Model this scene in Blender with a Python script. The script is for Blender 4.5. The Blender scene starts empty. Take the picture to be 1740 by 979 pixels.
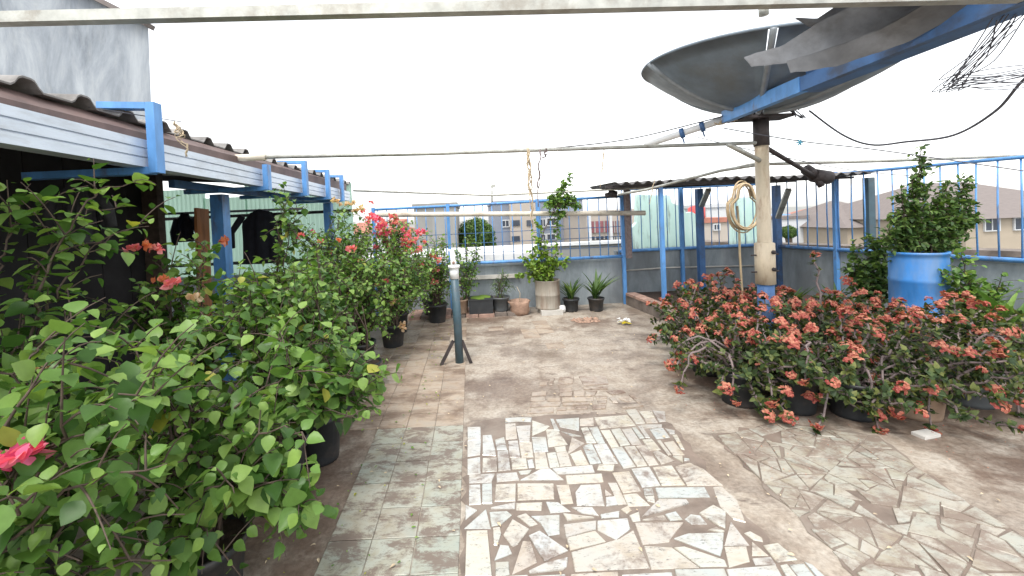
import bpy, bmesh, math, random
from math import sin, cos, pi, radians, sqrt, atan2
from mathutils import Vector, Matrix, noise

SC = bpy.context.scene
COL = SC.collection
rnd = random.Random(11)
U = rnd.uniform

# ------------------------------------------------------------------ camera
F, PPX, PPY, EYE = 700.0, 800.0, 386.0, 1.5
cam = bpy.data.cameras.new('camera'); camo = bpy.data.objects.new('camera', cam); COL.objects.link(camo)
cam.sensor_width = 36.0; cam.lens = F/1740*36; cam.clip_start = 0.05; cam.clip_end = 4000
cam.shift_x = (870-PPX)/1740; cam.shift_y = -(489.5-PPY)/1740
camo.matrix_world = Matrix.Translation((0, 0, EYE)) @ Matrix.Rotation(radians(90-1.3), 4, 'X') @ Matrix.Rotation(radians(-2.65), 4, 'Z')
SC.camera = camo
CM = camo.matrix_world.to_3x3()

def ray(px, py): return CM @ Vector(((px-PPX)/F, -(py-PPY)/F, -1))
def aty(px, py, y): d = ray(px, py); return Vector((0, 0, EYE)) + d*(y/d.y)
def atz(px, py, z=0): d = ray(px, py); return Vector((0, 0, EYE)) + d*((z-EYE)/d.z)

# ------------------------------------------------------------------ world and sun
SUN_EL, SUN_ROT = radians(62), radians(205)
w = bpy.data.worlds.new('World'); SC.world = w; w.use_nodes = True
nt = w.node_tree; bg = nt.nodes['Background']
sky = nt.nodes.new('ShaderNodeTexSky'); sky.sky_type = 'NISHITA'; sky.sun_disc = False
sky.sun_elevation = SUN_EL; sky.sun_rotation = SUN_ROT; sky.dust_density = 1.2; sky.air_density = 1.3; sky.ozone_density = 1
hs = nt.nodes.new('ShaderNodeHueSaturation'); hs.inputs['Saturation'].default_value = 0.14
nt.links.new(sky.outputs[0], hs.inputs['Color']); nt.links.new(hs.outputs[0], bg.inputs[0]); bg.inputs[1].default_value = 0.15
sl = bpy.data.lights.new('sun', 'SUN'); sl.energy = 1.2; sl.angle = radians(18); sl.color = (1, .96, .9)
so = bpy.data.objects.new('sun', sl); COL.objects.link(so)
sd = Vector((sin(SUN_ROT)*cos(SUN_EL), cos(SUN_ROT)*cos(SUN_EL), sin(SUN_EL)))
so.rotation_euler = sd.to_track_quat('Z', 'Y').to_euler(); so.location = (0, 0, 20)
vs = SC.view_settings; vs.view_transform = 'Standard'; vs.look = 'None'; vs.gamma = 1; vs.use_curve_mapping = False
vs.exposure = 1.38
SC.cycles.max_bounces = 6; SC.cycles.transparent_max_bounces = 6

# ------------------------------------------------------------------ materials
def lin(r, g, b):
    f = lambda c: c/12.92 if c <= .04045 else ((c+.055)/1.055)**2.4
    return (f(r/255), f(g/255), f(b/255), 1)

class NT:
    def __init__(s, name):
        s.m = bpy.data.materials.new(name); s.m.use_nodes = True; s.t = s.m.node_tree; s.b = s.t.nodes['Principled BSDF']
    def n(s, ty, **kw):
        x = s.t.nodes.new(ty)
        for k, v in kw.items(): setattr(x, k, v)
        return x
    def l(s, a, b): s.t.links.new(a, b)
    def pos(s, sc=(1, 1, 1), obj=False):
        if obj: o = s.n('ShaderNodeTexCoord').outputs['Object']
        else: o = s.n('ShaderNodeNewGeometry').outputs['Position']
        mp = s.n('ShaderNodeMapping'); mp.inputs['Scale'].default_value = sc; s.l(o, mp.inputs[0]); return mp.outputs[0]
    def noise(s, scale, vec=None, detail=4, rough=.6, dist=0):
        x = s.n('ShaderNodeTexNoise'); x.inputs['Scale'].default_value = scale; x.inputs['Detail'].default_value = detail
        x.inputs['Roughness'].default_value = rough; x.inputs['Distortion'].default_value = dist
        s.l(vec if vec is not None else s.pos(), x.inputs['Vector']); return x.outputs['Fac']
    def ramp(s, fac, stops):
        x = s.n('ShaderNodeValToRGB'); r = x.color_ramp
        while len(r.elements) < len(stops): r.elements.new(.5)
        for e, (p, c) in zip(r.elements, stops):
            e.position = p; e.color = c if hasattr(c, '__len__') else (c, c, c, 1)
        s.l(fac, x.inputs[0]); return x.outputs[0]
    def mix(s, fac, a, b, mode='MIX'):
        x = s.n('ShaderNodeMix', data_type='RGBA', blend_type=mode)
        for v, i in ((fac, 0), (a, 6), (b, 7)):
            if hasattr(v, 'is_linked') or hasattr(v, 'links'): s.l(v, x.inputs[i])
            elif i == 0: x.inputs[i].default_value = v
            else: x.inputs[i].default_value = v
        return x.outputs[2]
    def math(s, op, a, b=0.0):
        x = s.n('ShaderNodeMath', operation=op)
        for i, v in ((0, a), (1, b)):
            if hasattr(v, 'links'): s.l(v, x.inputs[i])
            else: x.inputs[i].default_value = v
        return x.outputs[0]
    def color(s, c):
        if hasattr(c, 'links'): s.l(c, s.b.inputs['Base Color'])
        else: s.b.inputs['Base Color'].default_value = c
    def rough(s, r):
        if hasattr(r, 'links'): s.l(r, s.b.inputs['Roughness'])
        else: s.b.inputs['Roughness'].default_value = r
    def bump(s, h, st=.3, d=.01):
        x = s.n('ShaderNodeBump'); x.inputs['Strength'].default_value = st; x.inputs['Distance'].default_value = d
        s.l(h, x.inputs['Height']); s.l(x.outputs[0], s.b.inputs['Normal'])

def simple(name, c, rough=.6, metal=0, var=.25, scale=8, dirt=None, dirt_amt=.5, stretch=(1, 1, 1), bump=.15, spec=None, lo=.5, hi=.66):
    """colour with mottling, optional dirt colour in patches, fine relief"""
    k = NT(name); v = k.pos(stretch)
    n1 = k.noise(scale, v); dk = tuple(x*(1-var) for x in c[:3])+(1,); lt = tuple(min(1, x*(1+var)) for x in c[:3])+(1,)
    col = k.ramp(n1, [(.3, dk), (.7, lt)])
    if dirt:
        n2 = k.noise(scale*.45, v, 7, .7); f = k.ramp(n2, [(lo, 0.0), (hi, 1.0)])
        f = k.math('MULTIPLY', f, dirt_amt); col = k.mix(f, col, dirt)
    k.color(col); k.rough(rough); k.b.inputs['Metallic'].default_value = metal
    if spec is not None: k.b.inputs['Specular IOR Level'].default_value = spec
    if bump: k.bump(k.noise(scale*9, v), bump, .004)
    return k.m

M = {}
BROWN = (.13, .085, .062, 1); DARKD = (.035, .03, .028, 1)
# cement floor with tan and brown stains, contact shade by the pots painted in
k = NT('cement_floor'); v = k.pos()
a = k.noise(1.3, v, 8, .68, .3); b = k.noise(4.5, v, 8, .72, .2); c = k.noise(38, v, 4, .7)
base = k.ramp(b, [(.3, (.23, .18, .14, 1)), (.45, (.36, .305, .245, 1)), (.66, (.44, .395, .335, 1))])
f = k.ramp(a, [(.48, 0.0), (.53, .5), (.60, .95)]); base = k.mix(k.math('MULTIPLY', f, .75), base, (.17, .125, .095, 1))
st_ = k.ramp(k.noise(2.6, k.pos((.55, 1.6, 1)), 9, .75, .5), [(.55, 0.0), (.64, .8)]); base = k.mix(st_, base, (.105, .075, .058, 1))
for (bx, by_, rx, ry, amt) in ((.2, 3.55, .9, .45, .6), (-.95, 2.2, .42, 1.1, .75), (3.1, 2.2, .7, .35, .9), (3.0, 1.75, .5, .25, .5), (1.55, 5.6, .5, .3, .7), (.6, 5.3, .9, .2, .6), (2.3, 2.98, .9, .3, .9), (3.3, 2.8, .8, .35, .9), (-1.15, 3.4, .4, 1.6, .8), (2.2, 3.6, .7, .5, .9), (-.3, 6.0, 1.2, .25, .8)):  # last entries put contact shade of pots and thorny plants into the cement
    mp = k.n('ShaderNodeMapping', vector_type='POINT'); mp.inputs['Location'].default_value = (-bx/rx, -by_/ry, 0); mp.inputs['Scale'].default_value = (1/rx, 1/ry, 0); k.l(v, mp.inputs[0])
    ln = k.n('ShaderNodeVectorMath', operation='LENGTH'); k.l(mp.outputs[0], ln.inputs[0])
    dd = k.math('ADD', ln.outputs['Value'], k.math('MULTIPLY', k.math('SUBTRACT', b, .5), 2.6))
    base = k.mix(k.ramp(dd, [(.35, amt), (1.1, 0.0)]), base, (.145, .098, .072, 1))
f2 = k.ramp(c, [(.35, (.62, .6, .58, 1)), (.6, (1.08, 1.08, 1.08, 1))]); base = k.mix(.7, base, f2, 'MULTIPLY')
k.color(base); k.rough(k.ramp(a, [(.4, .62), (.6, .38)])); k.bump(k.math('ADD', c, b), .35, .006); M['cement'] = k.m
# grout between stones
M['mortar'] = simple('brown_mortar', (.175, .135, .108, 1), .6, var=.35, scale=5, dirt=(.24, .20, .165, 1), dirt_amt=.8, bump=.3, lo=.48, hi=.6)
M['kerb'] = simple('kerb_cement', (.16, .13, .11, 1), .8, var=.4, scale=6, dirt=DARKD)

def stone_mat(name, stops, rough, dirt, lo, hi, spec=.6, fleck=.8, dsc=(1, 1, 1), ds=3.2):
    k = NT(name); oi = k.n('ShaderNodeObjectInfo'); v = k.pos()
    base = k.ramp(oi.outputs['Random'], stops); base_i = base.node; base_i.color_ramp.interpolation = 'LINEAR'
    va = k.n('ShaderNodeVectorMath', operation='ADD'); mu = k.math('MULTIPLY', oi.outputs['Random'], 37.0)
    k.l(v, va.inputs[0]); k.l(mu, va.inputs[1])
    n1 = k.noise(9, va.outputs[0], 5, .6, .6)
    base = k.mix(.75, base, k.ramp(n1, [(.3, (.78, .68, .55, 1)), (.5, (1, .98, .95, 1)), (.72, (.9, .97, 1, 1))]), 'MULTIPLY')
    mp = k.n('ShaderNodeMapping'); mp.inputs['Scale'].default_value = (3, 9, 3); k.l(va.outputs[0], mp.inputs[0])
    fl = k.ramp(k.noise(7, mp.outputs[0], 10, .86), [(.545, 0.0), (.62, fleck)])
    base = k.mix(fl, base, (.09, .08, .07, 1))
    d = k.noise(ds, k.pos(dsc), 9, .78, .35); df = k.ramp(d, [(lo, 0.0), (hi, .9)]); base = k.mix(df, base, dirt)
    k.color(base); k.b.inputs['Specular IOR Level'].default_value = spec
    k.rough(k.mix(df, (rough,)*3+(1,), (.6, .6, .6, 1))); k.bump(n1, .25, .006); return k.m
M['stone'] = stone_mat('pale_paving_stone', [(0, (.46, .45, .40, 1)), (.2, (.43, .385, .335, 1)), (.4, (.49, .465, .395, 1)), (.6, (.40, .42, .40, 1)), (.8, (.47, .47, .45, 1)), (1, (.42, .395, .36, 1))], .16, (.17, .125, .10, 1), .525, .61, 1.0, .9)
M['stone_worn'] = stone_mat('dusty_paving_stone', [(0, (.36, .30, .25, 1)), (.4, (.33, .27, .22, 1)), (.7, (.4, .34, .28, 1)), (1, (.30, .235, .19, 1))], .35, (.15, .10, .075, 1), .47, .6, .5)
M['stone_grey'] = stone_mat('grey_green_paving_stone', [(0, (.36, .35, .295, 1)), (.35, (.40, .375, .325, 1)), (.7, (.38, .375, .32, 1)), (1, (.345, .315, .265, 1))], .36, (.20, .15, .118, 1), .455, .57, .6, .6, (1, 1.5, 1), 4.5)
M['tile'] = stone_mat('mint_floor_tile', [(0, (.31, .33, .28, 1)), (.4, (.36, .365, .31, 1)), (.75, (.34, .33, .275, 1)), (1, (.30, .285, .24, 1))], .32, (.15, .11, .087, 1), .475, .56, .6, .8, (1.0, 1.9, 1), 5.5)
M['tile_tan'] = stone_mat('tan_floor_tile', [(0, (.37, .305, .245, 1)), (.5, (.40, .335, .27, 1)), (1, (.34, .275, .22, 1))], .5, (.16, .112, .082, 1), .46, .6, .3, .4, (.7, 1.5, 1), 2.6)

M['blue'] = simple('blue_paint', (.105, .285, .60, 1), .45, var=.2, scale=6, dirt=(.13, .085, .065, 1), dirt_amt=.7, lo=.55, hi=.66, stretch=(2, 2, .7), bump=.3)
M['blue_dark'] = simple('dark_and_shaded_blue_paint', (.05, .13, .30, 1), .5, var=.2, scale=6, dirt=(.05, .045, .04, 1), dirt_amt=.7)  # dark blue parts; on the overhead beam it stands for shade
M['drum_blue'] = simple('blue_drum_plastic', (.04, .20, .52, 1), .45, var=.2, scale=5, dirt=(.17, .24, .34, 1), dirt_amt=.55, bump=.1, stretch=(1.5, 1.5, .5), lo=.45, hi=.62)
M['galv'] = simple('galvanised_steel', (.42, .42, .38, 1), .45, .5, var=.2, scale=14, dirt=(.2, .16, .12, 1), dirt_amt=.5)
M['alu'] = simple('silver_gutter', (.60, .66, .74, 1), .4, .25, var=.08, scale=5, dirt=(.3, .29, .27, 1), dirt_amt=.4, stretch=(4, 1, 4))
M['pvc'] = simple('old_white_pvc', (.66, .60, .50, 1), .45, var=.1, scale=9, dirt=(.3, .24, .18, 1), dirt_amt=.6)
M['cream'] = simple('cream_painted_pole', (.56, .47, .34, 1), .5, var=.12, scale=8, dirt=(.25, .13, .07, 1), dirt_amt=.7, stretch=(2, 2, .6))
M['rust_dark'] = simple('dark_rusty_steel', (.055, .045, .045, 1), .65, .3, var=.4, scale=16)
M['dish'] = simple('slate_dish_paint', (.15, .185, .22, 1), .6, 0.0, var=.2, scale=5, dirt=(.13, .13, .12, 1), dirt_amt=.5)
M['dish_rib_lit'] = simple('dish_rib_and_lit_panel', (.25, .27, .285, 1), .55, .3, var=.2, scale=9)  # ribs, and the dish panel painted paler where more light falls
M['tarp'] = simple('grey_tarpaulin', (.15, .155, .165, 1), .7, var=.3, scale=5, dirt=(.06, .055, .05, 1), dirt_amt=.6)
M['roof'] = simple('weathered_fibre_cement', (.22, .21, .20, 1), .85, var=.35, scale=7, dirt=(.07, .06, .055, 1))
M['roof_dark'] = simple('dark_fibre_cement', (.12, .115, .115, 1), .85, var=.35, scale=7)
M['flash'] = simple('brown_flashing_sheet', (.13, .085, .075, 1), .6, var=.3, scale=4, dirt=(.05, .04, .04, 1))
M['shaded_wood'] = simple('shaded_shed_boards', (.022, .02, .022, 1), .8, var=.4, scale=5)  # shade inside the shed is put into this near black colour
M['wood'] = simple('brown_board', (.40, .16, .06, 1), .55, var=.3, scale=4, stretch=(6, 6, .6))
k = NT('wall_plaster'); v = k.pos((1, 1, .28)); n1 = k.noise(3.2, v, 8, .72, .4); n2 = k.noise(1.1, k.pos((1, 1, .5)), 5, .6)
base = k.ramp(n1, [(.3, (.15, .175, .19, 1)), (.5, (.25, .285, .305, 1)), (.68, (.34, .37, .385, 1))])
base = k.mix(k.ramp(n2, [(.5, 0.0), (.64, .6)]), base, (.10, .105, .11, 1)); k.color(base); k.rough(.75); k.bump(k.noise(40), .3, .005); M['wall'] = k.m
k = NT('rendered_gable'); v = k.pos((1, 1, .35)); n1 = k.noise(.9, v, 8, .7, .6); n2 = k.noise(4, v, 8, .75)
base = k.ramp(n1, [(.32, (.13, .15, .175, 1)), (.48, (.24, .265, .295, 1)), (.64, (.36, .385, .41, 1))])
base = k.mix(k.ramp(n2, [(.5, 0.0), (.7, .35)]), base, (.36, .37, .37, 1)); k.color(base); k.rough(.85); M['gable'] = k.m
M['coping'] = simple('pale_coping', (.52, .5, .46, 1), .8, var=.15, scale=5, dirt=(.25, .22, .19, 1))
M['white_roof'] = simple('white_flat_roof', (.68, .68, .67, 1), .7, var=.08, scale=2, dirt=(.42, .41, .39, 1), dirt_amt=.6)
k = NT('mint_fibreglass'); v = k.pos((1, 1, .35)); n1 = k.noise(2.4, v, 8, .7, .3)
base = k.ramp(n1, [(.3, (.42, .63, .56, 1)), (.55, (.56, .75, .68, 1)), (.75, (.66, .80, .74, 1))])
st = k.ramp(k.noise(5, k.pos((1, 1, .12)), 7, .75), [(.56, 0.0), (.68, .75)]); base = k.mix(st, base, (.07, .075, .07, 1))
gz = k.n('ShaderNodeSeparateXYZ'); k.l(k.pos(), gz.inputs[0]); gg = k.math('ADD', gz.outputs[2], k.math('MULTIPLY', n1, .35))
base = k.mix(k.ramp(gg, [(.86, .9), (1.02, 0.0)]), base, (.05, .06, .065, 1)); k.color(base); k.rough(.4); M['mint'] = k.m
M['green_sheet'] = simple('mint_corrugated_sheet', (.45, .58, .50, 1), .55, var=.15, scale=3, dirt=(.14, .16, .13, 1), dirt_amt=.6, stretch=(1, 1, .3))
m_ = M['green_sheet']; t_ = m_.node_tree; tr_ = t_.nodes.new('ShaderNodeBsdfTranslucent'); tr_.inputs[0].default_value = (.78, .92, .84, 1); mx_ = t_.nodes.new('ShaderNodeMixShader'); mx_.inputs[0].default_value = .8
t_.links.new(t_.nodes['Principled BSDF'].outputs[0], mx_.inputs[1]); t_.links.new(tr_.outputs[0], mx_.inputs[2]); t_.links.new(mx_.outputs[0], t_.nodes['Material Output'].inputs[0])
M['pot'] = simple('black_plastic_pot', (.022, .025, .028, 1), .5, var=.3, scale=10, dirt=(.12, .09, .07, 1), dirt_amt=.4)
M['pot_grey'] = simple('grey_plastic_pot', (.09, .10, .105, 1), .5, var=.2, scale=10, dirt=(.16, .12, .09, 1), dirt_amt=.4)
M['pot_tan'] = simple('terracotta_pot', (.33, .23, .16, 1), .75, var=.2, scale=9, dirt=(.14, .10, .08, 1))
M['soil'] = simple('potting_soil', (.055, .035, .025, 1), .95, var=.5, scale=40, bump=.8)
M['pipe_teal'] = simple('dark_teal_standpipe', (.055, .10, .125, 1), .45, var=.2, scale=9, dirt=(.1, .075, .06, 1), dirt_amt=.5)
M['white'] = simple('white_plastic', (.75, .75, .74, 1), .4, var=.06, scale=9)
M['yellow'] = simple('yellow_plastic', (.62, .50, .03, 1), .4, var=.1, scale=20)
M['hose'] = simple('cream_hose', (.50, .38, .23, 1), .5, var=.12, scale=12)
M['straw'] = simple('dry_straw_twine', (.50, .40, .27, 1), .85, var=.25, scale=18)
M['wire'] = simple('black_cable', (.10, .10, .12, 1), .5, var=.2, scale=9)
M['bluewire'] = simple('blue_plastic_peg', (.10, .45, .62, 1), .4, var=.1, scale=9)
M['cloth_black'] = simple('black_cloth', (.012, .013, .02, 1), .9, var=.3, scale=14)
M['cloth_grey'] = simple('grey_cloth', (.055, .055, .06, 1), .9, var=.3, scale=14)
M['bark'] = simple('brown_bark', (.085, .06, .045, 1), .85, var=.35, scale=22)
M['thorn'] = simple('grey_thorny_stem', (.17, .13, .125, 1), .8, var=.35, scale=26)
M['brick'] = simple('worn_brick', (.36, .23, .18, 1), .85, var=.25, scale=12, dirt=(.12, .10, .085, 1))
M['burlap'] = simple('brown_burlap', (.34, .22, .16, 1), .9, var=.3, scale=16)
M['metal_drum'] = simple('rusty_tin_drum', (.33, .30, .25, 1), .55, .2, var=.2, scale=5, dirt=(.17, .085, .05, 1), dirt_amt=.75, stretch=(2.5, 2.5, .3))
M['b_grey'] = simple('grey_facade', (.20, .22, .265, 1), .85, var=.06, scale=.6)
M['b_beige'] = simple('beige_facade', (.38, .335, .29, 1), .85, var=.06, scale=.6)
M['b_conc'] = simple('streaked_concrete', (.28, .275, .26, 1), .85, var=.2, scale=1.1, stretch=(1, 1, .12))
M['b_white'] = simple('white_facade', (.48, .49, .5, 1), .8, var=.06, scale=.6)
M['b_tan'] = simple('tan_facade', (.34, .285, .22, 1), .85, var=.08, scale=.6)
M['b_blue'] = simple('blue_facade', (.13, .25, .50, 1), .8, var=.08, scale=.6)
M['b_roof'] = simple('brown_tile_roof', (.17, .145, .135, 1), .85, var=.15, scale=3, stretch=(1, 6, 1))
M['b_roofred'] = simple('red_tile_roof', (.34, .14, .10, 1), .85, var=.15, scale=3)
M['glass'] = simple('window_glass', (.05, .06, .08, 1), .12, var=.2, scale=1, bump=0)
M['red_dark'] = simple('red_shutter', (.22, .08, .09, 1), .7, var=.2, scale=3)
M['ground'] = simple('city_ground', (.22, .22, .20, 1), .9, var=.3, scale=.05)
M['petal_red'] = simple('red_plastic_tank', (.55, .06, .05, 1), .5, var=.1, scale=3)

def leaf_mat(name, dark, mid, light, rough=.42, trans=.28, tip=None):
    k = NT(name); at = k.n('ShaderNodeAttribute', attribute_name='tint')
    c = k.ramp(at.outputs['Fac'], [(0, dark), (.45, mid), (.9, light), (1, tip or light)])
    n = k.noise(30, k.pos(), 3); c = k.mix(.5, c, k.ramp(n, [(.3, (.75, .75, .7, 1)), (.7, (1.15, 1.15, 1.1, 1))]), 'MULTIPLY')
    k.color(c); k.rough(rough); k.b.inputs['Specular IOR Level'].default_value = .35
    tr = k.n('ShaderNodeBsdfTranslucent'); k.l(k.mix(1, c, (1.3, 1.35, .6, 1), 'MULTIPLY'), tr.inputs[0])
    ms = k.n('ShaderNodeMixShader'); ms.inputs[0].default_value = trans
    k.l(k.b.outputs[0], ms.inputs[1]); k.l(tr.outputs[0], ms.inputs[2])
    k.l(ms.outputs[0], k.t.nodes['Material Output'].inputs[0]); return k.m
M['leaf'] = leaf_mat('bougainvillea_leaf', (.048, .115, .024, 1), (.13, .245, .055, 1), (.235, .365, .09, 1), .42, .34, (.36, .36, .07, 1))
M['leaf_dark'] = leaf_mat('dark_leaf', (.03, .07, .018, 1), (.07, .135, .035, 1), (.14, .22, .055, 1), .55)
M['leaf_lime'] = leaf_mat('lime_leaf', (.10, .19, .025, 1), (.17, .28, .04, 1), (.25, .36, .06, 1))
M['leaf_euph'] = leaf_mat('thorn_leaf', (.028, .052, .018, 1), (.06, .10, .03, 1), (.17, .19, .055, 1), .55)
M['fl_pink'] = leaf_mat('hot_pink_bract', (.68, .07, .22, 1), (.80, .14, .30, 1), (.85, .32, .40, 1), .6, .4)
M['fl_coral'] = leaf_mat('coral_bract', (.70, .13, .20, 1), (.80, .23, .28, 1), (.85, .40, .40, 1), .6, .4)
M['fl_orange'] = leaf_mat('orange_bract', (.68, .17, .08, 1), (.75, .25, .14, 1), (.78, .32, .24, 1), .6, .4)
M['fl_peach'] = leaf_mat('peach_bract', (.62, .38, .25, 1), (.70, .50, .36, 1), (.75, .62, .5, 1), .6, .4)
M['fl_euph'] = leaf_mat('salmon_bract', (.29, .05, .045, 1), (.48, .12, .10, 1), (.58, .25, .17, 1), .55, .3)

# ------------------------------------------------------------------ mesh helpers
class MB:
    """collects shapes in WORLD coordinates; build() links them as one mesh object"""
    def __init__(s): s.v = []; s.f = []; s.t = []; s.sm = []
    def add(s, vs, fs, tint=.5, smooth=False):
        o = len(s.v); s.v += [tuple(p) for p in vs]; s.f += [tuple(i+o for i in f) for f in fs]
        s.t += [tint]*len(fs); s.sm += [smooth]*len(fs); return s
    def box(s, lo, hi, rot=None):
        x0, y0, z0 = lo; x1, y1, z1 = hi
        vs = [Vector(p) for p in ((x0,y0,z0),(x1,y0,z0),(x1,y1,z0),(x0,y1,z0),(x0,y0,z1),(x1,y0,z1),(x1,y1,z1),(x0,y1,z1))]
        if rot: vs = [rot @ p for p in vs]
        return s.add(vs, [(3,2,1,0),(4,5,6,7),(0,1,5,4),(1,2,6,5),(2,3,7,6),(3,0,4,7)])
    def bar(s, a, b, wd, ht=None, up=(0, 0, 1)):
        """rectangular bar from a to b"""
        a = Vector(a); b = Vector(b); d = (b-a).normalized(); u = Vector(up)
        if abs(d.dot(u)) > .98: u = Vector((0, 1, 0))
        x = d.cross(u).normalized()*(wd/2); y = x.cross(d).normalized()*((ht or wd)/2)
        vs = [p+i*x+j*y for p in (a, b) for i, j in ((-1,-1),(1,-1),(1,1),(-1,1))]
        return s.add(vs, [(3,2,1,0),(4,5,6,7),(0,1,5,4),(1,2,6,5),(2,3,7,6),(3,0,4,7)])
    def tube(s, pts, r, n=8, tint=.5, cap=True):
        pts = [Vector(p) for p in pts]; rs = r if hasattr(r, '__len__') else [r]*len(pts)
        vs = []; prev = None
        for i, p in enumerate(pts):
            d = (pts[min(i+1, len(pts)-1)]-pts[max(i-1, 0)])
            d = d.normalized() if d.length > 1e-9 else Vector((0, 0, 1))
            if prev is None: u = d.orthogonal().normalized()
            else:
                u = prev-d*prev.dot(d); u = u.normalized() if u.length > 1e-6 else d.orthogonal().normalized()
            prev = u; w_ = d.cross(u)
            vs += [p+(u*cos(2*pi*j/n)+w_*sin(2*pi*j/n))*rs[i] for j in range(n)]
        fs = [(i*n+j, i*n+(j+1) % n, (i+1)*n+(j+1) % n, (i+1)*n+j) for i in range(len(pts)-1) for j in range(n)]
        if cap: fs += [tuple(range(n-1, -1, -1)), tuple((len(pts)-1)*n+j for j in range(n))]
        return s.add(vs, fs, tint, True)
    def lathe(s, c, prof, n=20, jit=0):
        """prof: list of (radius, z)"""
        c = Vector(c); vs = []
        for r, z in prof:
            for j in range(n):
                a = 2*pi*j/n; rr = r*(1+(U(-jit, jit) if jit else 0)); vs.append(c+Vector((rr*cos(a), rr*sin(a), z)))
        fs = [(i*n+j, i*n+(j+1) % n, (i+1)*n+(j+1) % n, (i+1)*n+j) for i in range(len(prof)-1) for j in range(n)]
        return s.add(vs, fs, .5, True)
    def disc(s, c, r, n=20, jit=0):
        c = Vector(c); vs = [c]+[c+Vector((r*cos(2*pi*j/n), r*sin(2*pi*j/n), U(-jit, jit))) for j in range(n)]
        return s.add(vs, [(0, 1+j, 1+(j+1) % n) for j in range(n)])
    def prism(s, poly, d):
        """polygon (list of Vector) extruded by vector d"""
        n = len(poly); d = Vector(d); vs = [Vector(p) for p in poly]+[Vector(p)+d for p in poly]
        return s.add(vs, [tuple(range(n-1, -1, -1)), tuple(range(n, 2*n))]+[(j, (j+1) % n, n+(j+1) % n, n+j) for j in range(n)])
    def mesh(s, name, mat, off=(0, 0, 0)):
        me = bpy.data.meshes.new(name); o = Vector(off)
        me.from_pydata([(x-o.x, y-o.y, z-o.z) for x, y, z in s.v], [], s.f); me.materials.append(mat)
        at = me.attributes.new('tint', 'FLOAT', 'FACE'); at.data.foreach_set('value', s.t)
        me.polygons.foreach_set('use_smooth', s.sm); me.update(); return me
    def build(s, name, mat, parent=None, kind=None):
        off = WLOC.get(parent.name, Vector()) if parent else Vector()
        me = s.mesh(name, mat, off); o = bpy.data.objects.new(name, me); COL.objects.link(o)
        if parent: o.parent = parent; WLOC[o.name] = off
        else: WLOC[o.name] = Vector()
        if kind: o['kind'] = kind
        return o
WLOC = {}

def tag(o, label, cat, group=None, kind=None):
    o['label'] = label; o['category'] = cat
    if group: o['group'] = group
    if kind: o['kind'] = kind
    return o
def thing(name, loc, label, cat, group=None):
    o = bpy.data.objects.new(name, None); COL.objects.link(o); o.location = loc; o.empty_display_size = .1
    WLOC[o.name] = Vector(loc); return tag(o, label, cat, group)
def inst(name, me, parent, mat):
    """one more object on a shared mesh, placed by a local matrix"""
    o = bpy.data.objects.new(name, me); COL.objects.link(o); o.parent = parent; o.matrix_local = mat; return o

# ------------------------------------------------------------------ setting: floor, tiles, stones
bm = MB()
X0, X1, Y0, Y1 = -6.2, 8.5, -3.0, 7.35
N = 60
vs = [(X0+(X1-X0)*i/N, Y0+(Y1-Y0)*j/N, 0) for j in range(N+1) for i in range(N+1)]
fs = [(j*(N+1)+i, j*(N+1)+i+1, (j+1)*(N+1)+i+1, (j+1)*(N+1)+i) for j in range(N) for i in range(N)]
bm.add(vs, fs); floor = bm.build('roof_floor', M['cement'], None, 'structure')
bm = MB(); bm.box((X0, Y0, -10), (X1, Y1+.2, -.02)); bm.build('building_block', M['wall'], None, 'structure')
bm = MB(); bm.add([(-900, -60, -10), (900, -60, -10), (900, 1500, -10), (-900, 1500, -10)], [(0, 1, 2, 3)]); bm.build('ground', M['ground'], None, 'structure')

def stone(poly, mat, name='paving_stone', h=None, inset=.004):
    h = h or U(.005, .010); c = sum(poly, Vector())/len(poly); n = len(poly)
    if sum(poly[i].x*poly[(i+1) % n].y-poly[(i+1) % n].x*poly[i].y for i in range(n)) < 0: poly = poly[::-1]
    tx, ty = U(-.008, .008), U(-.008, .008)
    def ring(k, z): return [Vector((c.x+(p.x-c.x)*k, c.y+(p.y-c.y)*k, z+((p.x-c.x)*tx+(p.y-c.y)*ty if z > 0 else 0))) for p in poly]
    sz = max((p-c).length for p in poly); b = MB()
    vs = ring(1, -.004)+ring(1, h-.003)+ring(1-inset/sz, h)
    b.add(vs, [(r*n+j, r*n+(j+1) % n, (r+1)*n+(j+1) % n, (r+1)*n+j) for r in (0, 1) for j in range(n)]+[tuple(2*n+j for j in range(n))])
    return b.build(name, mat, floor)

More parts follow.
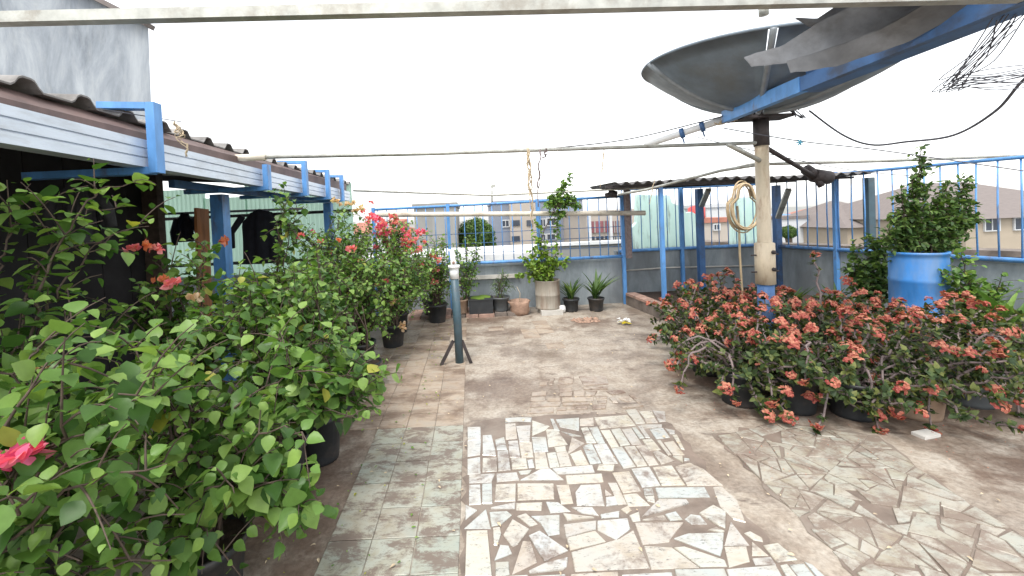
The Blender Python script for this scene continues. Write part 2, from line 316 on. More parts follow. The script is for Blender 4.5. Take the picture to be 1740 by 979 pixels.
TR = {'A': (780, 690), 'B': (980, 690), 'C': (780, 819), 'D': (1000, 819), 'E': (1180, 819), 'F': (860, 600)}
TRACE = '''A85,210,220,205,222,340,88,345;85,350,225,345,215,490,85,510;240,290,330,285,370,440,375,500,240,490;365,340,460,310,490,440,385,445;85,530,215,510,220,675,85,690;240,520,385,515,390,655,235,665;390,455,500,445,525,645,400,660;470,170,575,165,595,325,475,335;580,195,730,185,720,360,615,360;470,120,600,110,740,110,735,155,600,150,470,160;500,350,600,345,625,520,515,520;610,365,740,360,760,515,635,520;530,530,685,530,700,630,540,640;695,545,750,535,770,620,710,625;740,310,885,305,910,455,760,465;745,140,925,200,880,240,745,295;765,470,880,465,915,630,780,635;895,470,985,460,1025,610,925,620;990,470,1105,460,1150,605,1030,615;970,415,1085,400,1095,455,990,460;885,230,1000,230,1110,385,910,410;930,125,960,125,1025,250,970,240;985,130,1225,110,1225,245,1030,205;1150,310,1280,370,1120,480,1110,470;1040,250,1250,300,1150,300;1130,485,1245,440,1325,590,1190,600;1230,125,1370,110,1375,190,1230,195;1260,410,1350,370,1450,575,1335,585;1370,385,1500,375,1620,575,1465,580;1240,220,1310,210,1400,370,1300,370;1320,215,1410,200,1490,370,1410,375;100,690,365,680,330,770,100,780;380,680,590,665,615,745,385,765;605,660,740,645,715,685,625,690;625,750,830,640,925,635,1065,745;950,635,1360,595,1385,670,1000,690;1425,590,1585,595,1575,655,1405,645;1085,700,1455,680,1475,765,1100,785
C100,20,215,15,225,215,100,225;235,10,335,5,340,215,235,215;375,10,580,5,575,185,360,190;595,10,965,10,970,165,595,180;990,25,1120,20,1165,210,1040,220;1240,25,1440,15,1485,235,1200,235,1185,100;65,225,185,280,65,375;320,250,575,200,570,265,330,265;580,205,850,195,840,280,580,275;885,190,1010,195,1140,290,930,305;1150,250,1360,250,1425,335,1250,310;1060,315,1375,355,1100,385;1440,325,1635,290,1630,350,1450,360;50,465,275,265,325,465;310,300,490,290,540,330,420,430,330,445;590,340,680,310,800,420,725,445;730,335,1025,325,1025,520,910,540,830,410;545,370,715,470,600,625,540,655,450,530;345,460,415,450,430,520,390,640,355,635;710,540,820,490,1110,690,870,800,790,680;75,490,290,485,335,960,60,960;420,635,505,645,540,720,360,790;650,595,730,600,795,810,540,935;370,810,505,800,515,930,440,955,370,955;710,900,870,825,1110,765,1100,850,1060,885,720,920;1065,425,1400,385,1395,470,1090,555;1410,385,1720,360,1745,470,1600,580,1410,480;1095,565,1390,490,1500,600,1130,690;1145,710,1480,620,1640,570,1780,485,1945,865,1180,905;40,980,700,940,690,1100,40,1100;720,950,1080,925,1090,1100,720,1100
D195,0,285,0,390,220,300,225,250,110;165,70,240,130,170,135;175,150,270,140,300,220,180,240;350,120,490,105,630,230,405,240;720,170,1000,175,1025,210,540,350;780,320,890,290,960,375,830,385;550,375,770,330,800,380,555,385;330,270,400,235,440,280,390,315;415,330,515,290,530,385,450,395;470,405,970,400,850,550,820,600,550,630;980,370,1040,320,1140,335,1210,420,1050,425;1125,310,1270,225,1400,295,1395,465,1330,440;1265,40,1350,30,1520,180,1600,400,1480,370,1340,240;1450,395,1640,640,1385,640;870,570,1010,520,1380,510,1370,660,1345,745;1215,480,1300,450,1390,490,1360,505;565,640,850,655,1130,860,640,880;870,660,970,650,1390,790,1415,850,1140,855;1385,655,1610,650,1645,800,1430,860;-180,935,300,905,310,1100,-200,1100;340,935,850,905,880,1100,340,1100;880,885,1385,875,1480,1100,920,1100
B175,110,520,85,600,190,235,225;495,35,600,25,700,170,605,175;635,50,760,45,800,110,690,118;690,125,800,120,830,165,710,170;770,40,900,50,910,150,840,155;650,185,870,180,870,210,680,220;740,230,880,220,950,315,810,330;620,200,660,195,750,320,700,315;560,215,600,210,690,320,640,325;455,230,555,220,670,385,560,385;345,235,440,225,545,390,445,400;240,240,335,235,430,405,350,415;665,335,765,325,860,440,740,445;815,345,850,340,965,490,930,495;885,360,985,345,1100,490,980,490;770,465,830,450,995,550,860,590;975,505,1080,500,1085,570;1090,520,1150,530,1150,555,1095,550;975,290,1020,285,1100,440,1060,430;900,225,1000,245,1000,280,950,280;600,400,700,390,835,590,735,600;485,410,590,400,720,600,615,610;350,425,460,405,600,610,475,630;555,635,740,615,855,805,665,825;775,620,970,600,1105,800,865,805;1000,610,1150,570,1300,640,1490,800,1125,805;360,670,535,655,655,860,470,880;680,840,770,835,790,898,690,903;690,915,790,908,800,985,720,960;800,830,1305,820,1360,920,830,930
E505,510,560,490,690,560,700,600,600,580;585,595,755,740,585,740;590,770,780,755,830,830,620,835;700,635,850,610,1050,780,840,810;325,880,830,840,980,1100,400,1100;870,840,940,825,1150,1090,1010,1090;960,830,1110,815,1340,1090,1170,1090;1120,800,1200,830,1440,1060,1350,1080
F545,240,690,235,680,300,520,320;740,230,1020,225,1045,310,790,325;785,345,1030,335,1035,360,790,365;450,260,495,250,470,320,440,320;340,300,430,280,420,320,340,325;265,400,410,385,410,425,260,430;540,350,670,345,670,385,545,390;545,400,675,395,670,430,545,435;690,385,800,380,800,430,690,435;815,385,930,380,900,430,815,435;570,450,890,445,890,485,570,495;580,505,850,500,850,520,580,530;250,450,400,440,400,475,250,485;420,450,550,445,550,480,420,485;240,505,560,500,550,535,240,545;220,570,485,560,485,600,215,610;515,550,610,545,610,575,515,580;510,590,860,575,860,605,515,620;620,545,700,540,700,565,620,570;715,540,830,535,830,560,715,565;875,530,1020,525,1010,560,880,570;920,590,1110,580,1120,610,930,615;1020,385,1190,370,1220,395,1080,420;1050,455,1110,455,1140,500,1090,495;1140,450,1230,430,1280,480,1230,490;1250,420,1290,415,1380,500,1350,505;910,430,1030,430,1030,455,920,460;930,480,1030,475,1020,505,940,510;1180,545,1400,525,1400,535,1200,555'''
for line in TRACE.split('\n'):
    ox, oy = TR[line[0]]; worn = line[0] == 'F'
    for p in line[1:].split(';'):
        q = [float(t) for t in p.split(',')]
        poly = [atz(ox+q[i]/6, oy+q[i+1]/6, .01) for i in range(0, len(q), 2)]
        for p_ in poly: p_.z = 0
        top = sum(p_.y for p_ in poly)/len(poly)
        stone(poly, M['stone_worn'] if worn else M['stone'])

def cut(poly, pt, d):
    """split a convex polygon by a line through pt along d"""
    nrm = Vector((-d.y, d.x, 0)); L, R = [], []
    for i in range(len(poly)):
        a, b = poly[i], poly[(i+1) % len(poly)]; sa = (a-pt).dot(nrm); sb = (b-pt).dot(nrm)
        (L if sa >= 0 else R).append(a)
        if sa*sb < 0:
            q = a+(b-a)*(sa/(sa-sb)); L.append(q); R.append(q)
    return L, R
def area(p): return abs(sum(p[i].x*p[(i+1) % len(p)].y-p[(i+1) % len(p)].x*p[i].y for i in range(len(p))))/2
def shatter(poly, amax, out):
    if area(poly) < amax*U(.6, 1.5) or len(poly) < 3:
        out.append(poly); return
    c = sum(poly, Vector())/len(poly); best = max(((a-b).length, i, j) for i, a in enumerate(poly) for j, b in enumerate(poly))
    ax = (poly[best[1]]-poly[best[2]]).normalized(); ang = atan2(ax.y, ax.x)+pi/2+U(-.55, .55)
    L, R = cut(poly, c+Vector((U(-.03, .03), U(-.03, .03), 0)), Vector((cos(ang), sin(ang), 0)))
    for q in (L, R):
        if len(q) >= 3: shatter(q, amax, out)
def V2(x, y): return Vector((x, y, 0))
def mortar(poly, z):
    b = MB(); c = sum((Vector(p+(0,)) for p in poly), Vector())/len(poly); ring = []
    for i in range(len(poly)):
        a, e = Vector(poly[i]+(0,)), Vector(poly[(i+1) % len(poly)]+(0,)); m = max(2, int((e-a).length/.06))
        for q in range(m): p = a.lerp(e, q/m); ring.append(p+(p-c).normalized()*U(-.03, .03)+Vector((0, 0, z)))
    n = len(ring); b.add([c+Vector((0, 0, z))]+ring, [(0, 1+j, 1+(j+1) % n) for j in range(n)]); return b.build('mortar_bed', M['mortar'], floor)
mortar([(-.10, .7), (1.24, .7), (1.27, 2.0), (1.33, 2.95), (.95, 3.06), (.0, 3.02), (-.09, 2.95)], .0025)
mortar([(1.42, .7), (2.2, .7), (2.38, 2.1), (2.52, 2.58), (2.05, 2.80), (1.52, 2.68)], .003)
pcs = []
shatter([V2(1.42, .8), V2(2.22, .8), V2(2.37, 2.1), V2(2.5, 2.55), V2(2.05, 2.78), V2(1.54, 2.66)], .0135, pcs)
for p in pcs:
    if area(p) < .0025 or rnd.random() < .02: continue
    c = sum(p, Vector())/len(p); m = sqrt(area(p)); s_ = 1-U(.005, .014)/m
    q = [c+(a-c)*s_+Vector((U(-.006, .006), U(-.006, .006), 0)) for a in p]
    stone(q, M['stone_grey'], h=U(.005, .011))

# square tiles left of the stone strip
TP = .207
hw = TP/2-.0022
ring0 = [(-hw, -hw), (hw, -hw), (hw, hw), (-hw, hw)]
def tile_mesh(mat):
    b = MB(); vs = [(x, y, -.004) for x, y in ring0]+[(x, y, .005) for x, y in ring0]+[(x*.975, y*.975, .0065) for x, y in ring0]
    b.add(vs, [(r*4+j, r*4+(j+1) % 4, (r+1)*4+(j+1) % 4, (r+1)*4+j) for r in (0, 1) for j in range(4)]+[(8, 9, 10, 11)])
    return b.mesh('tile', mat)
tm, tm2 = tile_mesh(M['tile']), tile_mesh(M['tile_tan'])
for j in range(-2, 26):
    for i in range(5):
        x = -.222-TP*i; y = .98+TP*j
        mint = y < 2.98 and i < 3
        if i > 2 and (y < 2.9 or rnd.random() < .25): continue
        if y > 3.9 and rnd.random() < (.5 if i < 1 else .25): continue
        inst('tile', tm if mint else tm2, floor, Matrix.Translation((x+U(-.001, .001), y, U(-.001, .0015))) @ Matrix.Rotation(U(-.008, .008), 4, 'Z') @ Matrix.Rotation(U(-.006, .006), 4, 'X'))
for j in range(0, 10):                       # tan tiles that show through the cement in the middle
    for i in range(5):
        y = 4.25+TP*j; x = .07+TP*i
        if rnd.random() < .8: continue
        inst('tile', tm2, floor, Matrix.Translation((x, y, U(-.005, -.004))) @ Matrix.Rotation(U(-.01, .01), 4, 'Z'))

# ------------------------------------------------------------------ parapets, kerb, fences
FY = 6.6
def wallbox(name, lo, hi, label, mat='wall', coping=True):
    t = thing(name, ((lo[0]+hi[0])/2, (lo[1]+hi[1])/2, lo[2]), label, 'wall')
    b = MB(); b.box(lo, hi); b.build('wall_body', M[mat], t)
    if coping:
        b = MB(); b.box((lo[0]-.01, lo[1]-.025, hi[2]), (hi[0]+.01, hi[1]+.02, hi[2]+.035)); b.build('coping', M['wall'], t)
    return t
t = wallbox('parapet_wall', (-6.2, FY+.08, 0), (2.47, FY+.22, .70), 'stained grey parapet wall behind the row of pots')
b = MB(); b.box((-.7, FY+.02, .50), (.75, FY+.08, .56)); b.build('ledge', M['coping'], t)
t = wallbox('parapet_wall', (2.47, 7.0, 0), (5.1, 7.14, .78), 'dark grey parapet wall under the lean-to roof')
b = MB(); b.tube([(2.5, 6.97, .48), (3.3, 6.975, .50), (5.05, 6.97, .46)], .014, 6); b.build('pipe', M['coping'], t)
# right parapet runs obliquely toward the camera
RA, RB = Vector((5.02, 6.95, 0)), Vector((6.5, .2, 0)); RD = (RB-RA).normalized(); RN = Vector((-RD.y, RD.x, 0))
if RN.x < 0: RN = -RN
t = thing('parapet_wall', RA, 'long grey parapet wall along the right side behind the blue drum', 'wall')
b = MB(); b.prism([RA+RN*.03, RB+RN*.03, RB+RN*.17, RA+RN*.17], (0, 0, .76)); b.build('wall_body', M['wall'], t)
b = MB(); b.prism([RA+RN*.01+Vector((0, 0, .76)), RB+RN*.01+Vector((0, 0, .76)), RB+RN*.19+Vector((0, 0, .76)), RA+RN*.19+Vector((0, 0, .76))], (0, 0, .03)); b.build('coping', M['wall'], t)

def fence(A, B, zb, zt, n, posts, label, zt2=None, mids=(), pr=.026, r=.0075, low=0):
    t = thing('railing', (A.x, A.y, 0), label, 'fence'); zt2 = zt2 or zt
    def P(s, z): return Vector((A.x+(B.x-A.x)*s, A.y+(B.y-A.y)*s, z))
    b = MB(); b.tube([P(0, zt), P(.5, (zt+zt2)/2-.006), P(1, zt2)], .02, 8); b.build('top_rail', M['blue'], t)
    b = MB(); b.tube([P(0, zb), P(1, zb)], .026, 8); b.build('bottom_rail', M['blue'], t)
    for z in mids:
        b = MB(); b.tube([P(0, z), P(1, z)], .005, 5); b.build('wire', M['blue_dark'], t)
    for s in posts:
        b = MB(); b.bar(P(s, low), P(s, zt+(zt2-zt)*s+.03), .05, .05, (1, 0, 0)); b.build('post', M['blue'], t)
    for i in range(n):
        s = (i+.5)/n+U(-.1, .1)/n
        if any(abs(s-q) < .004 for q in posts): continue
        b = MB(); b.tube([P(s, zb), P(s+U(-.002, .002), (zb+zt)/2), P(s, zt+(zt2-zt)*s)], r, 5); b.build('bar', M['blue'], t)
    return t
fence(Vector((-1.55, FY, 0)), Vector((2.43, FY, 0)), .77, 1.70, 26, (.0, .30, .66, 1.0), 'blue railing on the back parapet with three posts', 1.73, (.93, 1.09, 1.25))
fence(Vector((2.5, 6.95, 0)), Vector((5.0, 6.95, 0)), .82, 1.86, 17, (.42, .99), 'blue railing below the lean-to roof at the back right', 1.84, ())
fence(RA+RD*.1, RB, .80, 1.90, 44, (.14, .5, .8), 'blue railing with tall bars along the right parapet', 1.80, (), r=.0085)

# kerb of the raised bed on the right
t = thing('brick_kerb', (2.5, 5.9, 0), 'low cement kerb topped with worn bricks right of the back pots', 'kerb')
KA, KB = Vector((2.42, 6.55, 0)), Vector((2.58, 5.05, 0)); kd = (KB-KA); kl = kd.length; kd.normalize(); kn = Vector((-kd.y, kd.x, 0))
if kn.x < 0: kn = -kn
b = MB(); b.prism([KA, KB, KB+kn*.16, KA+kn*.16], (0, 0, .15)); b.build('kerb_body', M['kerb'], t)
for i in range(8):
    s = .02+i*.187
    if s+.17 > kl: break
    p = KA+kd*s+kn*.0; b = MB()
    q = [p+kn*-.008, p+kd*.175+kn*-.008, p+kd*.175+kn*.15, p+kn*.15]; z = .151+U(0, .006)
    b.prism([Vector((a.x+U(-.003, .003), a.y+U(-.003, .003), z)) for a in q], (0, 0, .03+U(0, .01))); b.build('brick', M['brick'], t)
bm = MB(); bm.box((2.6, 5.15, .001), (5.05, 6.98, .10)); bm.build('bed_soil', M['soil'], None, 'structure')
# low ledge under the pots at the back
t = thing('pot_ledge', (0, 6.35, 0), 'low crumbling cement ledge under the back pots', 'ledge')
x = -1.0
while x < .55:
    L = U(.16, .3); b = MB(); y0 = 6.14+U(-.015, .015)
    b.box((x, y0, 0), (x+L-.01, FY+.06, .045+U(0, .012))); b.build('slab', M['brick'] if rnd.random() < .4 else M['kerb'], t); x += L

# ------------------------------------------------------------------ shed on the left
shed = thing('shed', (-2.9, 3.2, 0), 'open shed on the left with silver gutter and brown corrugated roof edge', 'shed')
GXA, GXB, GYA, GYB = -1.80, -2.0, -.6, 6.95
def gx(y): return GXA+(GXB-GXA)*(y-1.5)/(6.8-1.5)
b = MB()
prof = [(0, 1.875), (0, 1.922), (-.012, 1.924), (-.012, 1.930), (0, 1.932), (0, 1.975), (-.012, 1.977), (-.012, 1.983), (0, 1.985), (0, 2.03), (-.10, 2.03), (-.10, 1.875)]
n = len(prof)
vs = [(gx(y)+dx, y, z) for y in (GYA, 3.0, GYB) for dx, z in prof]
fs = [(i*n+j, i*n+(j+1) % n, (i+1)*n+(j+1) % n, (i+1)*n+j) for i in range(2) for j in range(n)]+[tuple(range(n)), tuple(2*n+j for j in range(n))]
b.add(vs, fs); b.build('gutter', M['alu'], shed)
b = MB(); b.add([(gx(GYA)-.06, GYA, 2.032), (gx(GYB)-.06, GYB, 2.032), (-2.06, GYB, 2.165), (-2.0, GYA, 2.165),
                 (gx(GYA)-.07, GYA, 2.032), (gx(GYB)-.07, GYB, 2.032), (-2.07, GYB, 2.165), (-2.01, GYA, 2.165)],
                [(0, 1, 2, 3), (7, 6, 5, 4), (0, 4, 5, 1), (3, 2, 6, 7), (0, 3, 7, 4), (1, 5, 6, 2)]); b.build('flashing', M['flash'], shed)
# corrugated roof sheets, 1.12 m each, ribs running away from the edge
per = .28
def rib(y): 
    t_ = (y/per) % 1.0
    return .05*(0 if t_ < .45 else (t_-.45)/.12 if t_ < .57 else 1 if t_ < .78 else (.9-t_)/.12 if t_ < .9 else 0)
for s in range(7):
    ya = GYA+s*1.12; yb = ya+1.14; b = MB(); ys = []
    y = ya
    while y < yb: ys.append(y); y += per/16
    ys.append(yb); vs = []; lift = .006*(s % 2)
    ed = U(-.03, .03)
    for xx, zz in ((0, 0), (-2.2, .16), (-4.6, .34)):
        for y in ys: vs.append((-1.955-.015*y+(ed if xx == 0 else 0)+xx, y, 2.175+zz+rib(y)+lift))
    n = len(ys); m = len(vs)
    vs += [(p[0], p[1], p[2]-.009) for p in vs]
    fs = []
    for r in range(2):
        for i in range(n-1):
            q = (r*n+i, r*n+i+1, (r+1)*n+i+1, (r+1)*n+i); fs += [q[::-1], tuple(m+k_ for k_ in q)]
    for i in range(n-1): fs.append((i, i+1, m+i+1, m+i))
    for r in range(2): fs += [(r*n, m+r*n, m+(r+1)*n, (r+1)*n), (r*n+n-1, (r+1)*n+n-1, m+(r+1)*n+n-1, m+r*n+n-1)]
    b.add(vs, fs); b.build('roof_sheet', M['roof'], shed)
def bracket(y, top=True, w_=.062, d=.05):
    b = MB(); x = gx(y)+.045
    b.bar((x, y, 1.84), (x, y, 2.24 if top else 2.07), d, w_, (0, 1, 0))
    b.bar((x-.024, y, 1.855), (x-.75, y, 1.855), w_, .04)
    if top: b.bar((x-.024, y, 2.222), (x-.3, y, 2.238), w_, .036)
    b.build('bracket', M['blue'], shed)
bracket(2.38); bracket(3.78, False); bracket(4.75); bracket(5.6); bracket(6.3)
for (x, y, s) in ((-2.45, 4.05, .12), (-2.3, 6.7, .12), (-3.55, 4.65, .1)):
    b = MB(); b.bar((x, y, 0), (x, y, 1.84 if x > -3 else 2.2), s, s, (0, 1, 0)); b.build('post', M['blue'], shed)
b = MB(); b.bar((-2.3, 3.2, 1.87), (-2.3, 6.8, 1.87), .05, .06); b.build('beam', M['blue_dark'], shed)
b = MB(); b.bar((-2.6, 5.9, 1.55), (-2.15, 6.2, 1.0), .07, .05); b.build('brace', M['shaded_wood'], shed)
for i in range(16):                                         # board wall of the dark store
    y0 = -.6+i*.325; b = MB(); b.box((-3.62+U(-.008, .008), y0+.004, 0), (-3.55, y0+.321, 2.3)); b.build('wall_board', M['shaded_wood'], shed)
b = MB(); b.box((-6.2, 4.62, 0), (-3.63, 4.70, 2.4)); b.build('end_wall', M['shaded_wood'], shed)
b = MB(); b.box((-6.2, -.75, 0), (-2.3, -.63, 2.3)); b.build('end_wall', M['shaded_wood'], shed)
b = MB(); b.bar((-3.45, 4.5, 0), (-3.45, 4.5, 2.2), .17, .1, (0, 1, 0)); b.build('timber', M['bark'], shed)
for y in (1.2, 2.6, 4.4, 5.9):
    b = MB(); b.bar((-1.98, y, 2.09), (-5.6, y, 2.36), .05, .08); b.build('rafter', M['shaded_wood'], shed)
# corrugated sheet wall beyond
t = thing('sheet_wall', (-3.6, 7.2, 0), 'pale green corrugated sheet wall at the far end of the shed', 'wall')
x = -6.1; i = 0
while x < -2.05:
    wd = .76 if x+.76 < -2.05 else -2.05-x; b = MB(); xs = [x+wd*q/40 for q in range(41)]; h = (2.1, 2.22, 2.05, 2.3, 2.12, 2.2, 2.25)[i % 7]
    vs = [(xx, 7.2+.012*sin(2*pi*xx/.076)+.005*(i % 2), z) for z in (.02, h) for xx in xs]; vs += [(a_, b_+.004, c_) for a_, b_, c_ in vs]
    fs = [(q, q+1, 42+q, 41+q) for q in range(40)]+[(82+q, 82+41+q, 82+42+q, 82+q+1) for q in range(40)]+[(41+q, 42+q, 82+42+q, 82+41+q) for q in range(40)]
    b.add(vs, fs); b.build('corrugated_sheet', M['green_sheet'], t); x += .73; i += 1
for z in (.9, 1.72):
    b = MB(); b.bar((-6.1, 7.16, z), (-2.05, 7.16, z), .05, .05); b.build('rail', M['shaded_wood'], t)

# board leaning in the shed, rods and clothes
t = MB(); t.bar((-2.97, 4.5, .02), (-2.99, 4.6, 1.74), .21, .03, (1, 0, 0))
o = t.build('wooden_board', M['wood']); tag(o, 'orange brown wooden board standing behind the blue shed post', 'board')
o = MB().tube([(-4.6, 4.9, 1.72), (-1.98, 4.9, 1.70)], .014, 7).build('hanging_rod', M['wire']); tag(o, 'thin dark rod across the shed carrying the dark clothes', 'rod')
def garment(name, c, wd, ln, label, mat, sleeves=.5, seed=1):
    """hanging top: front and back sheets, sleeves, folds"""
    r_ = random.Random(seed); b = MB(); nx, nz = 14, 12; sh = []
    for side in (1, -1):
        vs = []
        for j in range(nz+1):
            v_ = j/nz
            half = wd/2*(.55+.45*min(1, v_*5)) if v_ < .2 else wd/2*(1-.06*sin(v_*3))
            for i in range(nx+1):
                u_ = i/nx*2-1
                fold = .02*sin(u_*9+seed)*v_+.012*sin(u_*17+v_*3)
                vs.append((c[0]+u_*half, c[1]+side*(.035*(1-u_*u_)+.006)+fold, c[2]-ln*v_+.03*(1-abs(u_))*(1 if j == 0 else 0)-.02*abs(u_)*(1-v_)))
        fs = [(j*(nx+1)+i, j*(nx+1)+i+1, (j+1)*(nx+1)+i+1, (j+1)*(nx+1)+i) for j in range(nz) for i in range(nx)]
        b.add(vs, fs, .5, True)
    for sx in (-1, 1):
        p = Vector((c[0]+sx*wd*.45, c[1], c[2]-.05)); q = p+Vector((sx*wd*.28, 0, -ln*sleeves*.5)); e = p+Vector((sx*wd*.30, .02, -ln*sleeves))
        b.tube([p, q, e], [.04, .036, .03], 8)
    o = b.build(name, mat); return tag(o, label, 'clothing', 'clothes drying in the shed')
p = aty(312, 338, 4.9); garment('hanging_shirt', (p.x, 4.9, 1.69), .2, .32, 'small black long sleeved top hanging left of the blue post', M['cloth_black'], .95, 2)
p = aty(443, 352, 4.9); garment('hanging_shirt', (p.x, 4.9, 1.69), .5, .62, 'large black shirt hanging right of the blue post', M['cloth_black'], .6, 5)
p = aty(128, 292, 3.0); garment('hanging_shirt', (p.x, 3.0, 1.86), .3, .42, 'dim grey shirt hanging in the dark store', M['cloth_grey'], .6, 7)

# ------------------------------------------------------------------ poles, pipes, beam, ropes
def pole(name, pts, r, label, mat, cat='pipe', n=8, group=None):
    b = MB(); b.tube(pts, r, n); return tag(b.build(name, M[mat]), label, cat, group)
pa, pb = aty(-60, 34, 1.62), aty(1800, -8, 1.8)
o = MB().bar(pa, pb, .042, .042).build('overhead_bar', M['galv']); tag(o, 'square galvanised bar crossing overhead in the foreground', 'bar')
pa, pb = aty(408, 268, 3.5), aty(1284, 243, 3.86)
pole('clothes_rail', [pa, pa.lerp(pb, .35)+Vector((0, 0, -.012)), pb], .017, 'long grey pipe from the shed gutter to the satellite pole', 'galv')
o = MB().tube([pa+Vector((-.12, 0, 0)), pa.lerp(pb, .045)], .03, 10).build('pipe_sleeve', M['pvc']); tag(o, 'short white sleeve on the pipe above the gutter', 'sleeve')
pole('clothes_rail', [aty(600, 324, 6.3), aty(836, 332, 6.3), aty(1100, 319, 6.2), aty(1290, 276, 5.2)], .016, 'sagging grey pipe above the back railing', 'galv')
pole('clothes_rail', [aty(640, 365, 6.4), aty(1096, 362, 6.4)], .038, 'thick cream pipe tied across the back railing', 'pvc', n=10)
pole('clothes_rail', [aty(1300, 279, 4.3), aty(1520, 273, 4.45), aty(1800, 262, 4.6)], .016, 'grey pipe from the satellite pole toward the right edge', 'galv')
pole('clothes_rail', [aty(1050, 331, 5.6), aty(1100, 322, 5.4), aty(1225, 290, 4.6), aty(1287, 280, 4.0)], .017, 'pipe with joints slanting down from the satellite pole', 'galv')
# pvc arm joining the blue beam
t = thing('beam_arm', aty(1100, 246, 4.3), 'white pipe arm with clamps tied to the tip of the blue beam', 'pipe')
A_, B_ = aty(1095, 247, 4.35), aty(1250, 197, 3.9)
b = MB(); b.tube([A_, B_], .034, 10); b.build('pipe', M['white'], t)
for s in (.44, .66):
    b = MB(); c_ = A_.lerp(B_, s); d_ = (B_-A_).normalized(); b.tube([c_-d_*.02, c_+d_*.02], .05, 12); b.tube([c_+Vector((0, 0, -.03)), c_+Vector((.02, 0, -.1))], .008, 5); b.build('clamp', M['blue_dark'], t)
b = MB()
for i in range(7):
    c_ = A_.lerp(B_, .82+.025*i); b.tube([c_+Vector((.04*cos(q*.9), .035*sin(q*.9), .04*sin(q*.9+i))) for q in range(8)], .006, 4)
b.build('twine', M['straw'], t)
# blue beam, two steel tubes; lit end and shaded rest painted in two blues
BX, BZ = 2.45, 2.34
t = thing('blue_beam', (BX, 2.2, BZ), 'double blue steel beam running overhead at the right', 'beam')
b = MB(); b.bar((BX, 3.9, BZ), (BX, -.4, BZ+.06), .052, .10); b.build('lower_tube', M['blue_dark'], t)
b = MB(); b.bar((BX, 3.92, BZ), (BX, 3.0, BZ+.013), .062, .11); b.build('lit_end', M['blue'], t)  # added piece, brighter blue stands for light on the beam's far end
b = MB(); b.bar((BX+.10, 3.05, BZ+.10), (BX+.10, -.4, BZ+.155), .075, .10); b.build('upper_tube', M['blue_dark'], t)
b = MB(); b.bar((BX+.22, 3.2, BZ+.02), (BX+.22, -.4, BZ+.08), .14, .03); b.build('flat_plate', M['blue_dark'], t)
for y in (.6, 1.5, 2.4):
    b = MB(); b.bar((BX-.03, y, BZ+.08), (BX+.3, y, BZ+.08), .03, .03); b.build('tie', M['rust_dark'], t)

# crumpled tarpaulins slung over the beam
def sheet(pts_l, pts_r, name, label, amp=.05, seed=0, nu=26, nv=10, jag=.0):
    """ruled cloth between two edge polylines, with folds and thickness"""
    r_ = random.Random(seed); b = MB()
    def ev(ps, s):
        s *= len(ps)-1; i = min(int(s), len(ps)-2); return ps[i].lerp(ps[i+1], s-i)
    vs = []
    for i in range(nu+1):
        for j in range(nv+1):
            p = ev(pts_l, i/nu).lerp(ev(pts_r, i/nu), j/nv)
            d = noise.noise(Vector((p.x*3.5+seed, p.y*1.6, p.z*3)))*amp+noise.noise(Vector((p.x*11, p.y*4+seed, p.z*8)))*amp*.45
            if j in (0, nv): d += r_.uniform(-jag, jag)
            vs.append(p+Vector((d*.5, 0, d)))
    m = len(vs); vs += [p+Vector((.002, 0, .006)) for p in vs]; k_ = nv+1; fs = []
    for i in range(nu):
        for j in range(nv):
            q = (i*k_+j, i*k_+j+1, (i+1)*k_+j+1, (i+1)*k_+j); fs += [q, tuple(m+e for e in q[::-1])]
    b.add(vs, fs, .5, True); o = b.build(name, M['tarp']); return tag(o, label, 'tarpaulin', 'torn tarpaulins over the blue beam')
sheet([aty(1266, 94, 2.62), aty(1330, 76, 2.58), aty(1385, 40, 2.5), aty(1470, -6, 2.3), aty(1560, -60, 2.0)],
      [aty(1276, 114, 2.6), aty(1360, 108, 2.56), aty(1440, 88, 2.48), aty(1560, 34, 2.28), aty(1680, -30, 1.98)], 'torn_tarpaulin', 'grey torn tarpaulin strip hanging in front of the dish', .03, 3, jag=.003)
sheet([aty(1336, 106, 2.5), aty(1400, 84, 2.42), aty(1500, 48, 2.25), aty(1640, -30, 1.9)],
      [aty(1342, 126, 2.5), aty(1430, 108, 2.42), aty(1540, 72, 2.25), aty(1700, -15, 1.9)], 'torn_tarpaulin', 'dark folded tarpaulin lying along the blue beam', .018, 9, jag=.002)
sheet([aty(1350, 30, 2.6), aty(1390, 30, 2.55), aty(1440, 0, 2.4)],
      [aty(1376, 42, 2.6), aty(1404, 40, 2.55), aty(1470, 4, 2.4)], 'torn_tarpaulin', 'pale torn flap at the upper edge of the dish', .02, 5)

